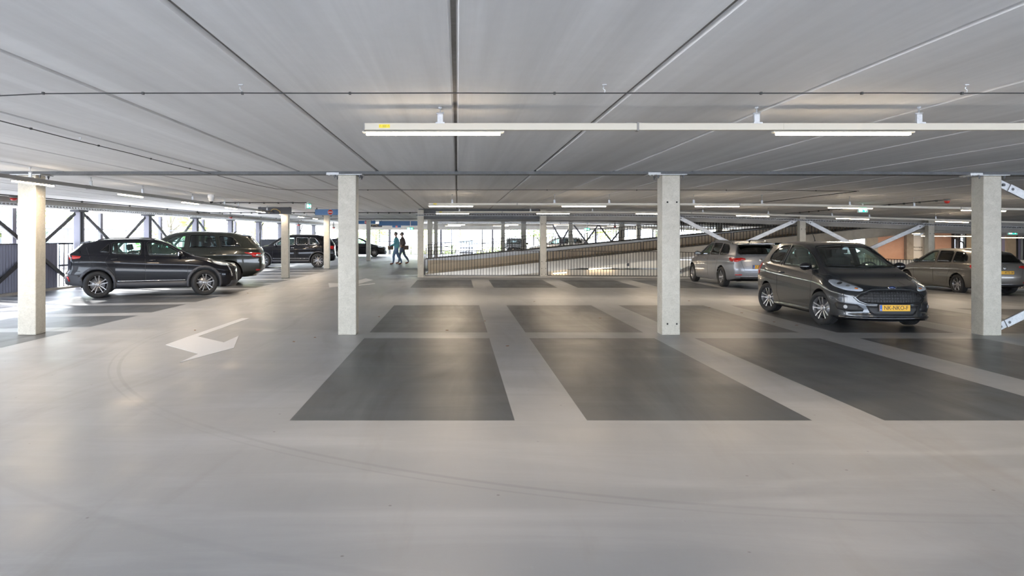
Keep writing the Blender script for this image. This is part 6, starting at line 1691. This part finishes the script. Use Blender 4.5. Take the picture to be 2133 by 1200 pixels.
tl = [(-19.5, 30, 5.5, 2.0, 'leaf_b'), (-22, 38, 6.5, 2.4, 'leaf_b'), (-17.5, 45, 5.5, 1.9, 'leaf'), (-20, 54, 7, 2.6, 'leaf_b'), (-16.5, 60, 5, 1.8, 'leaf_y'), (-25, 47, 7, 2.6, 'leaf'), (-18, 70, 6, 2.2, 'leaf_y'), (-11.5, 78, 5, 2.0, 'leaf')]
for i, (x, y, h, r, m_) in enumerate(tl): tree('pale sunlit tree outside the left facade, %s from the camera' % ('nearest', 'second', 'fourth', 'sixth', 'seventh', 'fifth', 'eighth', 'farthest')[i], x, y, h, r, M[m_], 50+i, n=1000)
for i in range(13):
    x = -9.5+i*4.9; y = 86+((i*37) % 5)*1.6
    tree('green tree beyond the far opening, %s from the left of its row' % ('first','second','third','fourth','fifth','sixth','seventh','eighth','ninth','tenth','eleventh','twelfth','thirteenth','fourteenth')[i], x, y, 5.6+((i*13) % 4)*.5, 2.5, M[('leaf', 'leaf_y', 'leaf', 'leaf_b')[i % 4]], 90+i, n=750, size=.2, group='trees beyond the far opening')
for i in range(14):
    x = -10+i*2.9; y = 80+((i*29) % 3)*.7; t = thing('bush', 'yellow-green bush beyond the far opening, %s from the left of its row' % ('first','second','third','fourth','fifth','sixth','seventh','eighth','ninth','tenth','eleventh','twelfth','thirteenth','fourteenth')[i], 'bush', (x, y, -.5), group='bushes beyond the far opening')
    mb = MB()
    for k in range(4): leaves(mb, (k*.6-.9, (k % 2)*.4, .55), .8, 130, .10, 300+i*5+k, .8)
    mb.build('foliage', M[('leaf_y', 'leaf')[i % 2]], t, recalc=False)
    mb = MB(); mb.tube([(0, 0, -.02), (.02, 0, .5)], .04, 6); mb.tube([(0, 0, .1), (.4, .1, .6)], .025, 5); mb.build('stem', M['bark'], t)
# mesh fence and pale shed outside at the left
for i in range(6):
    y0 = 14+i*5.2; x = -15.6
    t = thing('mesh_fence', 'grey mesh fence panel outside the left facade, %s from the camera' % ('first', 'second', 'third', 'fourth', 'fifth', 'sixth')[i], 'fence', (x, y0, -.55))
    mb = MB(); mb.tube([(0, 0, 0), (0, 0, 2.6)], .035, 8); mb.build('post', M['post_grey'], t)
    mb = MB()
    for k in range(27): 
        a = (0, k*.2, .1); b = (0, min(5.2, k*.2+2.3), 2.4); s_ = (b[1]-a[1])/2.3
        mb.bar((0, k*.2, .1), (0, k*.2+2.3*s_, .1+2.3*s_), .006, .006) if s_ > .05 else None
        c_ = max(0, k*.2-2.3); s2 = (k*.2-c_)/2.3
        mb.bar((0.01, k*.2, .1), (0.01, c_, .1+2.3*s2), .006, .006) if s2 > .05 else None
    mb.build('mesh', M['post_grey'], t)
    mb = MB(); mb.bar((0, 0, 2.42), (0, 5.2, 2.42), .05, .05); mb.build('top_rail', M['post_grey'], t)
t = thing('pale_building', 'long pale flat-roofed building outside at the left', 'building', (-34, 36, -.55))
mb = MB(); mb.box(-4, 4, -26, 22, 0, 3.4); mb.build('wall', plain('pale_cladding', (.62, .66, .70), .7), t)
mb = MB(); mb.box(-4.2, 4.2, -26.2, 22.2, 3.4, 3.65); mb.build('roof_edge', plain('white_fascia', (.75, .77, .80), .6), t)
for k in range(8):
    mb = MB(); mb.box(4.0, 4.04, -24+k*5.6, -21+k*5.6, 1.1, 2.5); mb.build('window', M['glass_dark'], t)

# ---- small litter: a few fallen leaves on the floor
lf = plain('dry_brown_leaf', (.20, .09, .03), .8)
for i, (px, py) in enumerate(((406, 688), (1010, 669), (612, 712), (656, 703), (1058, 721), (790, 660), (516, 611), (1612, 671), (1660, 678), (1478, 641), (1545, 652), (1250, 663), (1113, 628), (1435, 627), (931, 688))):
    y = fy(py); x = X_(px, y); mb = MB(); R_ = random.Random(i)
    pts = [(.035*R_.uniform(.5, 1.1)*math.cos(2*PI*k/7), .022*R_.uniform(.5, 1.1)*math.sin(2*PI*k/7)) for k in range(7)]
    mb.prism(pts, TR(x, y, .001) @ rotm('Z', R_.uniform(0, 180)), .004); o = mb.build('fallen_leaf', lf)
    LL = ('left of the white arrow, in the lane', 'on the stripe between the first two second-row bays', 'between the arrow and the large left column', 'just left of the large column foot', 'on the stripe before the first-row bays', 'at the left edge of the first second-row bay', 'near the nose of the black crossover',
          'left of the hatchback rear wheel', 'between the wheels of the dark hatchback', 'right of the large right column, upper one', 'between the large right column and the hatchback', 'in the middle of the second second-row bay', 'in the aisle left of the large right column', 'in the aisle behind the grey bay', 'in the first second-row bay, near its front')
    tag(o, 'small dry brown leaf on the floor '+LL[i], 'leaf', group='dry leaves scattered on the floor')
